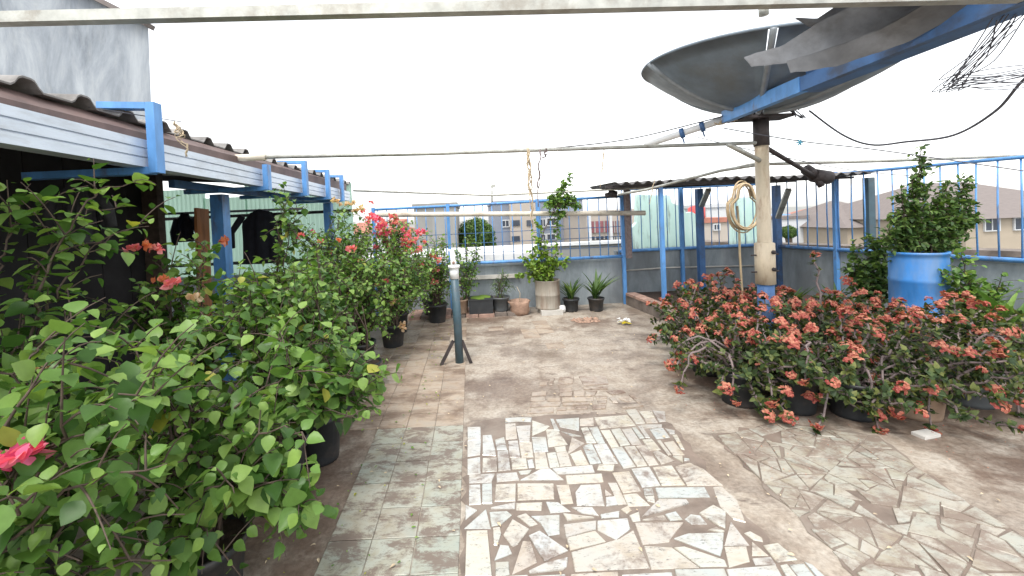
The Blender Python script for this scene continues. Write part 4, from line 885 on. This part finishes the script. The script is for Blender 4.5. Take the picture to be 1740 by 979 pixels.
B(-1.6, 4.0, (-1.55, 3.95, .85), (.46, .42, .46), 24, 'leafy bougainvillea under the black shirt without flowers', 16, .054, 0)
for q, (x_, y_) in enumerate(((-1.0, 3.72), (-1.16, 3.92))):
    t = thing('flower_pot', (x_, y_, 0), ('black pot of bare soil at the edge of the walkway', 'black pot of bare soil behind another bare pot')[q], 'pot', 'bare pots on the walkway')
    make_pot(t, x_, y_, .125, .24); b = MB()
    for i in range(3): b.tube([(x_+U(-.03, .03), y_, .2), (x_+U(-.05, .05), y_+U(-.05, .05), .5), (x_+U(-.1, .1), y_+U(-.1, .1), .75)], [.008, .006, .003], 5)
    b.build('stems', M['bark'], t)

# crown of thorns
def umbel(seed, n=9, R=.036):
    r = random.Random(seed); b = MB()
    for i in range(n):
        a = r.uniform(0, 6.28); q = R*sqrt(r.random()); c_ = Vector((q*cos(a), q*sin(a), .024-q*q/R*.95+r.uniform(-.009, .009)))
        u = Vector((cos(a)*1.1*q/R+r.uniform(-.4, .4), sin(a)*1.1*q/R+r.uniform(-.4, .4), 1)).normalized(); x_ = u.orthogonal().normalized(); x_ = Matrix.Rotation(r.uniform(0, 6), 3, u) @ x_; y_ = u.cross(x_); t_ = r.choice((.1, .35, .5, .65, 1)); s = r.uniform(.008, .0125)
        for sg in (-1, 1):                                    # two rounded bracts
            ce = c_+x_*sg*s*.75; b.add([ce+u*.002]+[ce+(x_*cos(k_*pi/3)+y_*sin(k_*pi/3))*s-u*.003*abs(sin(k_)) for k_ in range(6)], [(0, 1+k_, 1+(k_+1) % 6) for k_ in range(6)], t_)
        b.add([c_+u*.003+x_*.004, c_+u*.003+y_*.004, c_+u*.003-x_*.004, c_+u*.003-y_*.004, c_+u*.007], [(0, 1, 4), (1, 2, 4), (2, 3, 4), (3, 0, 4)], 1.0)
    return b.mesh('flower', M['fl_euph'])
UMB = [umbel(70+i, n, R) for i, (n, R) in enumerate(((16, .034), (20, .042), (10, .026), (24, .048)))]
def euphorbia(x, y, label, seed, ns0=20, hmax=.78, spread=.5, targets=(), pot='pot', R=.16, H=.26, dirs=None):
    r = random.Random(seed); t = thing('crown_of_thorns', (x, y, 0), label, 'potted plant', 'potted crown of thorns in the right bed')
    make_pot(t, x, y, R, H, pot); base = Vector((x, y, H*.9)); b = MB(); lv = Leaves('obov', 'leaf_euph'); off = Matrix.Translation(-Vector((x, y, 0)))
    tg = [(Vector(p), 1) for p in targets]; ns = int(ns0*1.15)
    for i in range(ns):
        a = 2*pi*(i+r.random())/ns; q = spread*sqrt(r.random())
        tg.append((Vector((x+q*cos(a), y+q*sin(a), max(.3, hmax*(1-.42*(q/spread)**2)*r.uniform(.74, 1.04)))), 0))
    for i in range(int(ns0*1.1)):                          # low side stems that hide the pot
        a = 2*pi*(i+r.random())/(ns0*1.1); q = spread*r.uniform(.6, 1.1); tg.append((Vector((x+q*cos(a), y+q*sin(a), r.uniform(.08, .46))), 0))
    for q, hang in tg:
        h = q-base; s0 = base+Vector((r.uniform(-.5, .5)*R, r.uniform(-.5, .5)*R, 0))
        c_ = s0+Vector((h.x*.55, h.y*.55, (.42 if hang else h.z*.35)))+rv(r, .05)
        n = 12; P = [p+rv(r, .008) for p in bez(s0, c_, q, n)]; P[-1] = q
        b.tube(P, [.0095-.0035*i/n for i in range(n+1)], 6, cap=False)
        for i in range(1, n):                                 # thorns
            d = (P[i+1]-P[i-1]).normalized(); o1 = d.orthogonal().normalized(); o2 = d.cross(o1)
            for k_ in range(5):
                a = r.uniform(0, 6.28); sd_ = o1*cos(a)+o2*sin(a); p = P[i]+d*r.uniform(-.02, .02); b.add([p+sd_*.006+d*.003, p+sd_*.006-d*.003, p+sd_*.026], [(0, 1, 2)])
        dn = (P[-1]-P[-2]).normalized(); up = (dn*.7+Vector((0, 0, .75))).normalized() if not hang else dn
        k0 = int(n*.3) if not hang else n-3
        for i in range(k0, n+1):
            for _ in range((4 if i < n*.7 else 5) if i < n-1 else 9):
                a = r.uniform(0, 6.28); d = P[min(i, n)]-P[min(i, n)-1]; d.normalize(); o1 = d.orthogonal().normalized(); o2 = d.cross(o1); sd_ = o1*cos(a)+o2*sin(a)
                lv.add(frame(P[min(i, n)]+rv(r, .006), (sd_+d*.6+rv(r, .15)), d+Vector((0, 0, .6))+rv(r, .3), r.uniform(.028, .056)), r)
        if hang or r.random() < (.82 if q.z > .46 else .45):
            for _ in range(1 if r.random() < .7 else 2):
                z_ = up+rv(r, .28); inst('flower', UMB[r.randrange(4)], t, off @ Matrix.Translation(q+up*.022+rv(r, .02)) @ z_.to_track_quat('Z', 'Y').to_matrix().to_4x4() @ Matrix.Scale(r.uniform(.7, 1.12), 4))
    b.build('stems', M['thorn'], t); lv.build(t, 0); return t
E = euphorbia
E(2.0, 3.12, 'leftmost thorny plant in front with stems dropping to the floor', 101, 20, .72, .46, [aty(1158, 650, 2.95), aty(1150, 620, 3.05), aty(1245, 672, 2.9), aty(1145, 600, 3.2)])
E(2.30, 2.98, 'thorny plant in front whose stem droops left of the hanging red head', 102, 20, .74, .44, [aty(1312, 675, 2.75), aty(1368, 650, 2.7)])
E(2.62, 2.86, 'thorny plant in front with a red flower head hanging almost to the stones', 103, 20, .72, .44, [aty(1387, 728, 2.62), aty(1492, 728, 2.62)])
E(3.02, 2.82, 'thorny plant in front in the tan pot', 104, 20, .72, .46, [aty(1512, 685, 2.6), aty(1582, 722, 2.62), aty(1550, 675, 2.6)], 'pot_tan')
E(3.55, 2.95, 'rightmost thorny plant in front with bare stems arching to the right edge', 105, 20, .64, .5, [aty(1738, 735, 2.7), aty(1735, 620, 2.8), aty(1715, 600, 2.8), aty(1660, 640, 2.75)], 'pot_grey')
E(2.1, 3.72, 'thorny plant in the second row at the left end', 106, 22, .80, .46)
E(2.45, 3.55, 'thorny plant in the second row in front of the cream pole', 107, 20, .80, .44)
E(2.95, 3.5, 'thorny plant in the second row with one tall stem', 108, 20, .78, .46, [aty(1385, 438, 3.5)+Vector((0, .01, 0))])
E(3.45, 3.6, 'thorny plant in the second row before the blue drum', 109, 20, .68, .46)
E(3.95, 3.35, 'thorny plant in the second row toward the right edge', 110, 20, .66, .5)
E(2.32, 4.3, 'thorny plant in the back row left of the cream pole', 111, 20, .76, .44)
E(2.75, 4.45, 'thorny plant in the back row right behind the cream pole', 112, 20, .80, .44)
E(3.3, 4.25, 'tallest thorny plant with flower heads up by the dark bush', 113, 20, .76, .44, ())
E(3.85, 4.05, 'thorny plant in the back row against the blue drum', 114, 18, .62, .42)
E(4.35, 3.55, 'small thorny plant right of the blue drum', 115, 16, .6, .42)

# loose shrubs, generic
def shrub(name, x, y, z, stems, label, cat, kind, mat, size, step, seed, tw=2, bark='bark', spread=.05, twl=(.07, .2), group=None, parent=None, r0=.009, bush=1.0):
    r = random.Random(seed); t = parent or thing(name, (x, y, z), label, cat, group); b = MB(); lv = Leaves(kind, mat)
    for e in stems:
        e = Vector(e); s0 = Vector((x+r.uniform(-spread, spread), y+r.uniform(-spread, spread), z)); c_ = s0.lerp(e, .5)+rv(r, .05)+Vector((0, 0, .05)); n = 12
        P = [p+rv(r, .006) for p in bez(s0, c_, e, n)]; b.tube(P, [r0*(1-.7*i/n) for i in range(n+1)], 5, cap=False)
        for i in range(int(n*.2), n+1):
            for _ in range(int(tw*1.6+.5)):
                p = P[i]; d = (P[min(i+1, n)]-P[max(i-1, 0)]).normalized()
                q = p+(d*.5+rv(r, .9).normalized()*1.1).normalized()*r.uniform(*twl)*(1-.35*i/n)*bush
                Q = bez(p, p.lerp(q, .5)+Vector((0, 0, .02)), q, 4); b.tube(Q, .002, 3, cap=False)
                L = (q-p).length; m = max(3, int(L/step))
                for s in range(m):
                    u = (s+.7)/m; pp = p.lerp(q, u); sd_ = rv(r).normalized()
                    lv.add(frame(pp, (q-p).normalized()*.7+sd_, Vector((0, 0, 1))+rv(r, .4), size*r.uniform(.6, 1.2)), r)
    b.build('stems', M[bark], t); lv.build(t, 0); return t
# blue drum with tall shrub
DX, DY = 4.66, 4.3
dr = thing('blue_drum', (DX, DY, 0), 'blue plastic drum planted with a tall bushy shrub', 'drum')
b = MB(); b.lathe((DX, DY, 0), [(0, 0), (.21, .0), (.222, .03), (.224, .24), (.232, .26), (.224, .28), (.224, .62), (.232, .64), (.224, .66), (.222, .86), (.216, .90), (.230, .912), (.230, .935), (.212, .935), (.208, .88), (0, .85)], 36); b.build('drum_body', M['drum_blue'], dr)
b = MB(); b.disc((DX, DY, .885), .208, 20, .01); b.build('soil', M['soil'], dr)
def T(l, y): return [aty(a_, b_, y) for a_, b_ in l]
shrub('shrub', DX-.06, DY, .86, T([(1562, 255), (1548, 300), (1530, 330), (1520, 370), (1575, 320), (1540, 350), (1568, 280), (1508, 395), (1555, 365), (1600, 345)], DY), '', '', 'small', 'leaf_dark', .06, .022, 201, 3, parent=dr, bush=.8)
shrub('shrub', DX+.12, DY, .86, T([(1610, 315), (1640, 310), (1625, 340), (1650, 350), (1600, 350), (1640, 380), (1590, 360), (1618, 375), (1655, 372)], DY), '', '', 'small', 'leaf_dark', .06, .022, 202, 4, parent=dr)
p = aty(1476, 520, 4.9)
shrub('bush', p.x, 4.9, .1, T([(1455, 425), (1480, 405), (1500, 420), (1450, 455), (1500, 455), (1475, 440), (1460, 480), (1515, 400), (1495, 480)], 4.9), 'dark leafy bush left of the blue drum', 'bush', 'ovate', 'leaf_dark', .06, .03, 203, 3)
p = aty(1660, 520, 4.0)
shrub('vine_plant', p.x, 4.0, .2, T([(1635, 430), (1612, 465), (1640, 470), (1660, 480), (1690, 500), (1625, 490), (1700, 480), (1655, 505)], 4.0), 'leafy creeper right of the blue drum with a lime leaf on top', 'plant', 'ovate', 'leaf', .055, .035, 204, 2)
def tuft(x, y, z, n, L, label, seed, mat='leaf_dark', pot=True, group=None, R=.12, H=.2, wide=.5, name='spiky_plant', hmat='pot'):
    r = random.Random(seed); t = thing(name, (x, y, z), label, 'potted plant', group)
    if pot: make_pot(t, x, y, R, H, hmat, z)
    zz = z+(H*.9 if pot else 0); lv = Leaves('blade', mat)
    for i in range(n):
        a = r.uniform(0, 6.28); d = Vector((cos(a)*wide*r.uniform(.3, 1), sin(a)*wide*r.uniform(.3, 1), 1)); s = L*r.uniform(.6, 1.1)
        lv.add(frame(Vector((x+r.uniform(-.03, .03), y+r.uniform(-.03, .03), zz)), d, Vector((-d.x*.5, -d.y*.5, .6)), s), r)
    for m, i, tt in lv.L: inst('leaf', leaf_mesh('blade', i, mat, tt), t, Matrix.Translation(-Vector((x, y, z))) @ m)
    return t
p = aty(1712, 560, 3.9); tuft(p.x, 3.9, 0, 24, .62, 'spiky plant with long blades at the right edge', 301, 'leaf', wide=1.2)
p = aty(1650, 560, 4.4); tuft(p.x, 4.4, 0, 18, .5, 'dark spiky plant behind the creeper', 302, wide=.9)
for i, (a_, y_, l_) in enumerate(((1175, 5.9, 'low grassy tuft in the raised bed by the kerb'), (1345, 5.6, 'upright dark tuft behind the cream pole'), (1420, 5.5, 'dark spiky tuft left of the dark bush'))):
    p = aty(a_, 480, y_); tuft(p.x, y_, .1, 16, .36, l_, 310+i, pot=False, wide=.8)
for i, (a_, b_) in enumerate(((1275, 712),)):
    p = atz(a_+33, b_+3); t = tuft(p.x, p.y, 0, 22, .09, 'small grass clump before the front pots', 330, 'leaf', False, name='grass_clump', wide=1.4); t['category'] = 'grass'

# back row pots
by = 6.3
def gp(px_): return aty(px_, 520, by).x
LBL = 'pots along the back parapet'
t = thing('flower_pot', (gp(735), by, .05), 'black round pot farthest left in the back row', 'pot', LBL); make_pot(t, gp(735), by, .155, .23, 'pot', .05)
shrub('x', gp(735), by, .25, T([(725, 470), (745, 480), (750, 495)], by), '', '', 'small', 'leaf_dark', .05, .03, 401, 1, parent=t)
t = thing('flower_pot', (gp(783), by-.02, .05), 'tan pot right behind the standpipe', 'pot', LBL); make_pot(t, gp(783), by-.02, .125, .22, 'pot_tan', .05)
shrub('x', gp(790), by, .25, T([(795, 408), (780, 425), (812, 430), (800, 445), (785, 450), (808, 412)], by), '', '', 'small', 'leaf', .055, .028, 402, 2, parent=t)
t = thing('planter_box', (gp(817), by, .05), 'black square planter with mossy soil in the back row', 'planter', LBL)
x_ = gp(817); b = MB(); b.box((x_-.18, by-.14, .05), (x_+.18, by+.14, .25)); b.box((x_-.19, by-.15, .25), (x_+.19, by+.15, .27)); b.build('box', M['pot'], t)
b = MB(); b.disc((x_, by, .275), .16, 14, .012); b.build('moss', M['leaf_lime'], t)
t = thing('flower_pot', (gp(851), by+.02, .05), 'dark grey pot with thin stalks between planter and burlap bag', 'pot', LBL); make_pot(t, gp(851), by+.02, .14, .22, 'pot_grey', .05)
tt = gp(851); shrub('x', tt, by, .24, T([(846, 480), (855, 470), (862, 485)], by), '', '', 'blade', 'leaf_dark', .1, .05, 403, 1, parent=t)
bg_ = thing('grow_bag', (gp(882), by-.06, .0), 'crumpled brown burlap grow bag left of the tin drum', 'bag', LBL)
b = MB(); b.lathe((gp(882), by-.06, 0), [(0, 0), (.12, 0), (.145, .06), (.15, .14), (.17, .2), (.165, .21), (.13, .15), (0, .14)], 18, .09); b.build('bag_body', M['burlap'], bg_)
b = MB(); b.tube([(gp(882), by-.06, .14), (gp(884), by-.05, .32), (gp(879), by-.05, .42)], [.006, .005, .003], 5); b.build('stems', M['straw'], bg_)
ct = thing('tin_drum', (gp(931), by-.02, .07), 'rusty tin drum holding the lime green citrus bush', 'drum', LBL)
cx_ = gp(931); b = MB(); b.lathe((cx_, by-.02, .07), [(0, 0), (.185, 0), (.19, .02), (.185, .03), (.187, .2), (.192, .21), (.187, .22), (.187, .42), (.195, .43), (.18, .43), (.178, .39), (0, .39)], 26); b.build('drum_body', M['metal_drum'], ct)
b = MB(); b.disc((cx_, by-.02, .462), .178, 16, .008); b.build('soil', M['soil'], ct)
b = MB(); b.box((cx_-.14, by-.24, .0), (cx_+.18, by+.1, .07)); tag(b.build('cement_block', M['coping']), 'cement block under the rusty tin drum', 'block')
shrub('x', cx_, by-.02, .47, T([(890, 440), (905, 425), (925, 420), (945, 425), (965, 440), (900, 455), (935, 440), (915, 445), (955, 450), (885, 465), (912, 410)], by-.05), '', '', 'ovate', 'leaf_lime', .062, .045, 404, 1, parent=ct, bush=.75)
shrub('x', cx_, by+.02, .47, T([(915, 385), (908, 470)], by), '', '', 'ovate', 'leaf_lime', .07, .05, 405, 1, parent=ct)
cp = thing('climber', aty(918, 400, by+.05), 'thin climber with a green crown above the cream pipe', 'plant')
b = MB(); st_ = [aty(922, 480, 6.28), aty(915, 430, 6.3), aty(925, 390, 6.3), aty(945, 352, 6.3), aty(960, 330, 6.3)]; b.tube(st_, .007, 5); b.build('stems', M['bark'], cp)
shrub('x', st_[3].x, 6.3, st_[3].z, T([(935, 335), (960, 315), (980, 345), (950, 325), (972, 298), (930, 348), (985, 350), (960, 350), (945, 345), (955, 310), (970, 335), (948, 400), (955, 365)], 6.3), '', '', 'ovate', 'leaf', .055, .06, 406, 1, parent=cp, bush=.6)
t = thing('flower_pot', (gp(951), by-.08, 0), 'tiny white pot lying beside the cement block', 'pot', LBL); b = MB(); b.tube([(gp(947), by-.1, .06), (gp(956), by-.08, .055)], [.05, .06], 14); b.build('pot', M['white'], t)
tuft(gp(970), by-.02, 0, 26, .40, 'spiky plant in a black pot right of the tin drum', 321, wide=.7, group=LBL)
tuft(gp(1011), by-.06, 0, 26, .46, 'taller spiky plant in a black pot near the kerb', 322, wide=.6, group=LBL)

r2 = random.Random(55)
for nm, mat_, n_, label, zone in (('fallen_leaves', 'leaf', 260, 'scattered fallen leaves on the floor along the left pots', ((-1.3, -.3), (1.6, 6.0))), ('fallen_petals', 'fl_euph', 160, 'tiny red petals scattered on the floor round the thorny plants', ((1.5, 3.6), (2.2, 3.2))), ('dry_leaves', 'straw', 240, 'small dry leaf crumbs blown over the whole floor', ((-1.2, 3.2), (1.3, 6.2)))):
    b = MB()
    for i in range(n_):
        p = Vector((r2.uniform(*zone[0]), r2.uniform(*zone[1]), r2.uniform(.012, .02))); a = r2.uniform(0, 6.28); s = r2.uniform(.008, .028)*(.45 if 'petal' in nm else 1)
        v_, f_ = LEAVES['small'][i % 2]; m_ = frame(p, Vector((cos(a), sin(a), r2.uniform(-.1, .2))), Vector((r2.uniform(-.3, .3), r2.uniform(-.3, .3), 1)), s); b.add([tuple(m_ @ Vector(q)) for q in v_], f_, r2.choice((.3, .6, .9, 1)))
    tag(b.build(nm, M[mat_]), label, 'litter', None, 'stuff')

# ------------------------------------------------------------------ city beyond the parapet
def block(name, px0, px1, pytop, y, depth, mat, label, roof=None, wins=(), frame_mat='b_white', pybase=None, cat='building', zb=-10, overhang=.3, ridge=None):
    a_, c_ = aty(px0, pytop, y), aty(px1, pytop, y); x0, x1 = a_.x, c_.x; zt = (a_.z+c_.z)/2
    t = thing(name, ((x0+x1)/2, y+depth/2, zb), label, cat); b = MB(); b.box((x0, y, zb), (x1, y+depth, zt)); b.build('wall', M[mat], t)
    if ridge:
        b = MB(); zr = zt+ridge; o_ = overhang; ym = y+depth/2
        b.add([(x0-o_, y-o_, zt), (x1+o_, y-o_, zt), (x1+o_, y+depth+o_, zt), (x0-o_, y+depth+o_, zt), (x0+depth*.3, ym, zr), (x1-depth*.3, ym, zr)], [(0, 1, 5, 4), (1, 2, 5), (2, 3, 4, 5), (3, 0, 4), (3, 2, 1, 0)]); b.build('roof', M[roof or 'b_roof'], t)
    else:
        b = MB(); b.box((x0-.1, y-.1, zt), (x1+.1, y+depth+.1, zt+.25)); b.build('roof', M[roof or mat], t)
    for (u0, v0, u1, v1) in wins:
        p, q = aty(u0, v0, y), aty(u1, v1, y); f_ = MB(); d_ = .06*y/25
        xa, xb, za, zb_ = min(p.x, q.x), max(p.x, q.x), min(p.z, q.z), max(p.z, q.z)
        f_.box((xa-d_, y-.1, za-d_), (xb+d_, y-.003, za)); f_.box((xa-d_, y-.1, zb_), (xb+d_, y-.003, zb_+d_)); f_.box((xa-d_, y-.1, za), (xa, y-.003, zb_)); f_.box((xb, y-.1, za), (xb+d_, y-.003, zb_)); f_.box(((xa+xb)/2-d_/3, y-.09, za), ((xa+xb)/2+d_/3, y-.003, zb_))
        fo = f_.build('window', M[frame_mat], t); g_ = MB(); g_.box((xa, y-.05, za), (xb, y-.004, zb_)); g_.build('pane', M['glass'], fo)
    return t
g = thing('gable_building', (-14, 12, -10), 'tall blue grey rendered gable wall rising behind the shed', 'building')
poly = [aty(-500, 460, 11), aty(268, 460, 11), aty(252, 47, 11), aty(140, -12, 11), aty(-80, -120, 11), aty(-500, -330, 11)]
for p_ in poly: p_.y = 11
b = MB(); b.prism(poly, (-6, 6, 0)); b.build('wall', M['gable'], g)
b = MB(); b.bar(aty(254, 44, 10.95), aty(-500, -336, 10.95), .35, .12); b.build('roof_edge', M['b_roof'], g)

tw_ = block('apartment_block', 838, 990, 343, 40, 12, 'b_grey', 'grey and beige apartment block beyond the back railing', None,
  [(919, 385, 926, 373), (930, 383, 943, 371), (973, 380, 989, 367), (919, 408, 926, 399), (930, 407, 943, 398), (975, 405, 990, 396), (854, 385, 864, 375)])
b = MB(); p, q = aty(865, 345, 39.6), aty(913, 345, 39.6); b.box((p.x, 39.2, -10), (q.x, 40.0, p.z-.05)); b.build('beige_bay', M['b_beige'], tw_)
for (u0, v0, u1, v1) in ((870, 384, 883, 374), (870, 410, 883, 401), (895, 384, 905, 374)):
    p, q = aty(u0, v0, 39.15), aty(u1, v1, 39.15); b = MB(); b.box((p.x, 39.1, p.z), (q.x, 39.19, q.z)); b.build('window', M['glass'], tw_)
block('concrete_house', 703, 774, 352, 26, 8, 'b_conc', 'streaked bare concrete block left of the distant tree')
fr = block('unfinished_house', 996, 1092, 362, 32, 9, 'b_beige', 'pale house with dark red openings right of the apartment block')
for (u0, v0, u1, v1) in ((1003, 396, 1034, 375), (1040, 396, 1056, 375), (1004, 408, 1034, 401), (1040, 408, 1056, 401)):
    p, q = aty(u0, v0, 31.9), aty(u1, v1, 31.9); b = MB(); b.box((p.x, 31.9, p.z), (q.x, 31.99, q.z)); f_ = b.build('window', M['red_dark'] if v1 < 390 else M['glass'], fr)
    m_ = MB()
    for k_ in range(1, 4): xx = p.x+(q.x-p.x)*k_/4; m_.box((xx-.05, 31.84, p.z), (xx+.05, 31.898, q.z))
    m_.build('mullion', M['b_conc'], f_)
for k_ in (1001, 1037, 1060):
    p = aty(k_, 362, 31.5); b = MB(); b.box((p.x-.1, 31.4, -10), (p.x+.1, 31.6, p.z)); b.build('column', M['b_white'], fr)
block('white_house', 1200, 1252, 352, 30, 8, 'b_white', 'white house framed between the lean-to posts', None, [(1213, 385, 1221, 372)])
block('low_house', 1196, 1240, 378, 22, 4, 'b_beige', 'low beige house in front of the white house', 'b_roofred', [(1212, 382, 1221, 390)])
block('white_house', 1322, 1372, 372, 34, 8, 'b_white', 'white house at the corner of the right railing', 'b_roof')
bh = block('blue_house', 1368, 1440, 368, 42, 8, 'b_white', 'white house with blue panels beyond the right railing', 'b_blue')
for u0, u1 in ((1370, 1392), (1402, 1422)):
    p, q = aty(u0, 395, 41.9), aty(u1, 374, 41.9); b = MB(); b.box((p.x, 41.85, p.z), (q.x, 41.98, q.z)); b.build('blue_panel', M['b_blue'], bh)
block('roofed_house', 1440, 1580, 384, 30, 9, 'b_tan', 'low house with brown hipped roof behind the tall shrub', 'b_roof', (), ridge=2.0)
block('roofed_house', 1640, 1950, 366, 24, 12, 'b_tan', 'wide tan house with brown hipped roof at the far right', 'b_roof', [(1672, 392, 1695, 371), (1722, 390, 1748, 370), (1790, 388, 1815, 368)], ridge=2.4)
t = thing('flat_roof_house', (0, 13, -10), 'white flat roofed neighbour house right beyond the parapet', 'building')
b = MB(); b.box((-2.6, 9.5, -10), (4.1, 12, .5)); b.build('wall', M['wall'], t)
b = MB(); b.box((-2.7, 9.4, .5), (4.2, 12.1, .64)); b.build('roof', M['white_roof'], t)
b = MB(); b.box((1.5, 8.9, -10), (4.3, 9.1, .80)); b.build('parapet', M['b_conc'], t)
b = MB(); b.box((1.47, 8.86, .80), (4.33, 9.14, .86)); b.build('coping', M['white_roof'], t)
t = thing('neighbour_wall', (6, 9, -10), 'dark neighbour wall with pale coping beyond the right railing', 'wall')
NA, NB = Vector((4.4, 9.2, 0)), Vector((8.4, 1.5, 0))
b = MB(); nd = Vector((.25, .12, 0)); b.prism([NA+Vector((0, 0, -10)), NB+Vector((0, 0, -10)), NB+nd+Vector((0, 0, -10)), NA+nd+Vector((0, 0, -10))], (0, 0, 10.72)); b.build('wall_body', M['wall'], t)
b = MB(); b.prism([NA+Vector((-.03, 0, .72)), NB+Vector((-.03, 0, .72)), NB+nd*1.2+Vector((0, 0, .72)), NA+nd*1.2+Vector((0, 0, .72))], (0, 0, .07)); b.build('coping', M['kerb'], t)
# tree beyond
def far_tree(px_, pyt, pyb, y, wpx, label, seed):
    r = random.Random(seed); top, bot = aty(px_, pyt, y), aty(px_, pyb, y); R_ = wpx/2*y/F; t = thing('leafy_tree', (top.x, y, -10), label, 'tree')
    b = MB(); c_ = Vector((top.x, y, top.z-R_*.9)); b.tube([(top.x, y, -10), (top.x+.1, y, -5), c_], [.35, .3, .15], 8)
    for i in range(6): b.tube([c_-Vector((0, 0, 1.5)), c_+rv(r, .4)*R_], [.12, .03], 5)
    b.build('trunk', M['bark'], t); b = MB()
    for i in range(5200):
        d = rv(r).normalized(); k_ = r.uniform(.55, 1.0)**.6*(1+.16*noise.noise(d*2.3+Vector((seed, 0, 0)))+.1*noise.noise(d*5)); p = c_+Vector((d.x*R_, d.y*R_, d.z*R_*.95))*k_
        v_, f_ = LEAVES['ovate'][i % 3]; m_ = frame(p, rv(r), d+rv(r, .5), R_*r.uniform(.07, .13)); b.add([tuple(m_ @ Vector(q)) for q in v_], f_, r.choice((0, .2, .4, .5, .7, 1)))
    b.build('crown', M['leaf_dark'], t); return t
far_tree(808, 374, 420, 30, 66, 'dark green tree between the concrete block and the apartments', 5)
far_tree(1505, 372, 400, 60, 60, 'small far tree beyond the brown roofs', 6)
far_tree(1340, 384, 410, 26, 24, 'little tree top at the corner of the right railing', 8)
o = MB().tube([aty(836, 348, 36), aty(836, 296, 36)], [.08, .05], 6).bar(aty(834, 318, 36), aty(842, 315, 36), .15, .25).build('antenna_mast', M['galv']); tag(o, 'thin antenna mast over the apartment roof', 'mast')
# low roofs filling the distance
r2 = random.Random(77); k_ = 0
FILL = [('b_white', 'b_roofred'), ('b_beige', 'b_roof'), ('b_tan', 'b_roofred'), ('b_white', 'b_roof'), ('b_grey', 'b_conc')]
WORDS = ['white walls and red roof', 'beige walls and brown roof', 'tan walls and red roof', 'white walls and brown roof', 'grey walls and flat roof']
SPOT = [(640, 690, 396, 48, 'left of the concrete block'), (772, 842, 404, 55, 'under the distant tree'), (1060, 1130, 378, 50, 'left of the mint wall'), (1250, 1300, 380, 60, 'behind the cream pole'), (1300, 1345, 372, 75, 'at the corner of the railings'),
        (1395, 1450, 362, 90, 'beyond the blue panelled house'), (1440, 1500, 366, 70, 'left of the tall shrub'), (1560, 1650, 352, 80, 'right of the tall shrub'), (980, 1060, 372, 90, 'behind the pale house'), (690, 790, 392, 85, 'behind the concrete block'), (560, 640, 398, 60, 'beyond the shed end')]
for (a_, b_, c_, y_, wtxt) in SPOT:
    m_, rf = FILL[k_ % 5]; block('distant_house', a_, b_, c_, y_, 10, m_, 'small distant house with %s %s' % (WORDS[k_ % 5], wtxt), rf, (), ridge=None if k_ % 5 == 4 else 1.6); k_ += 1
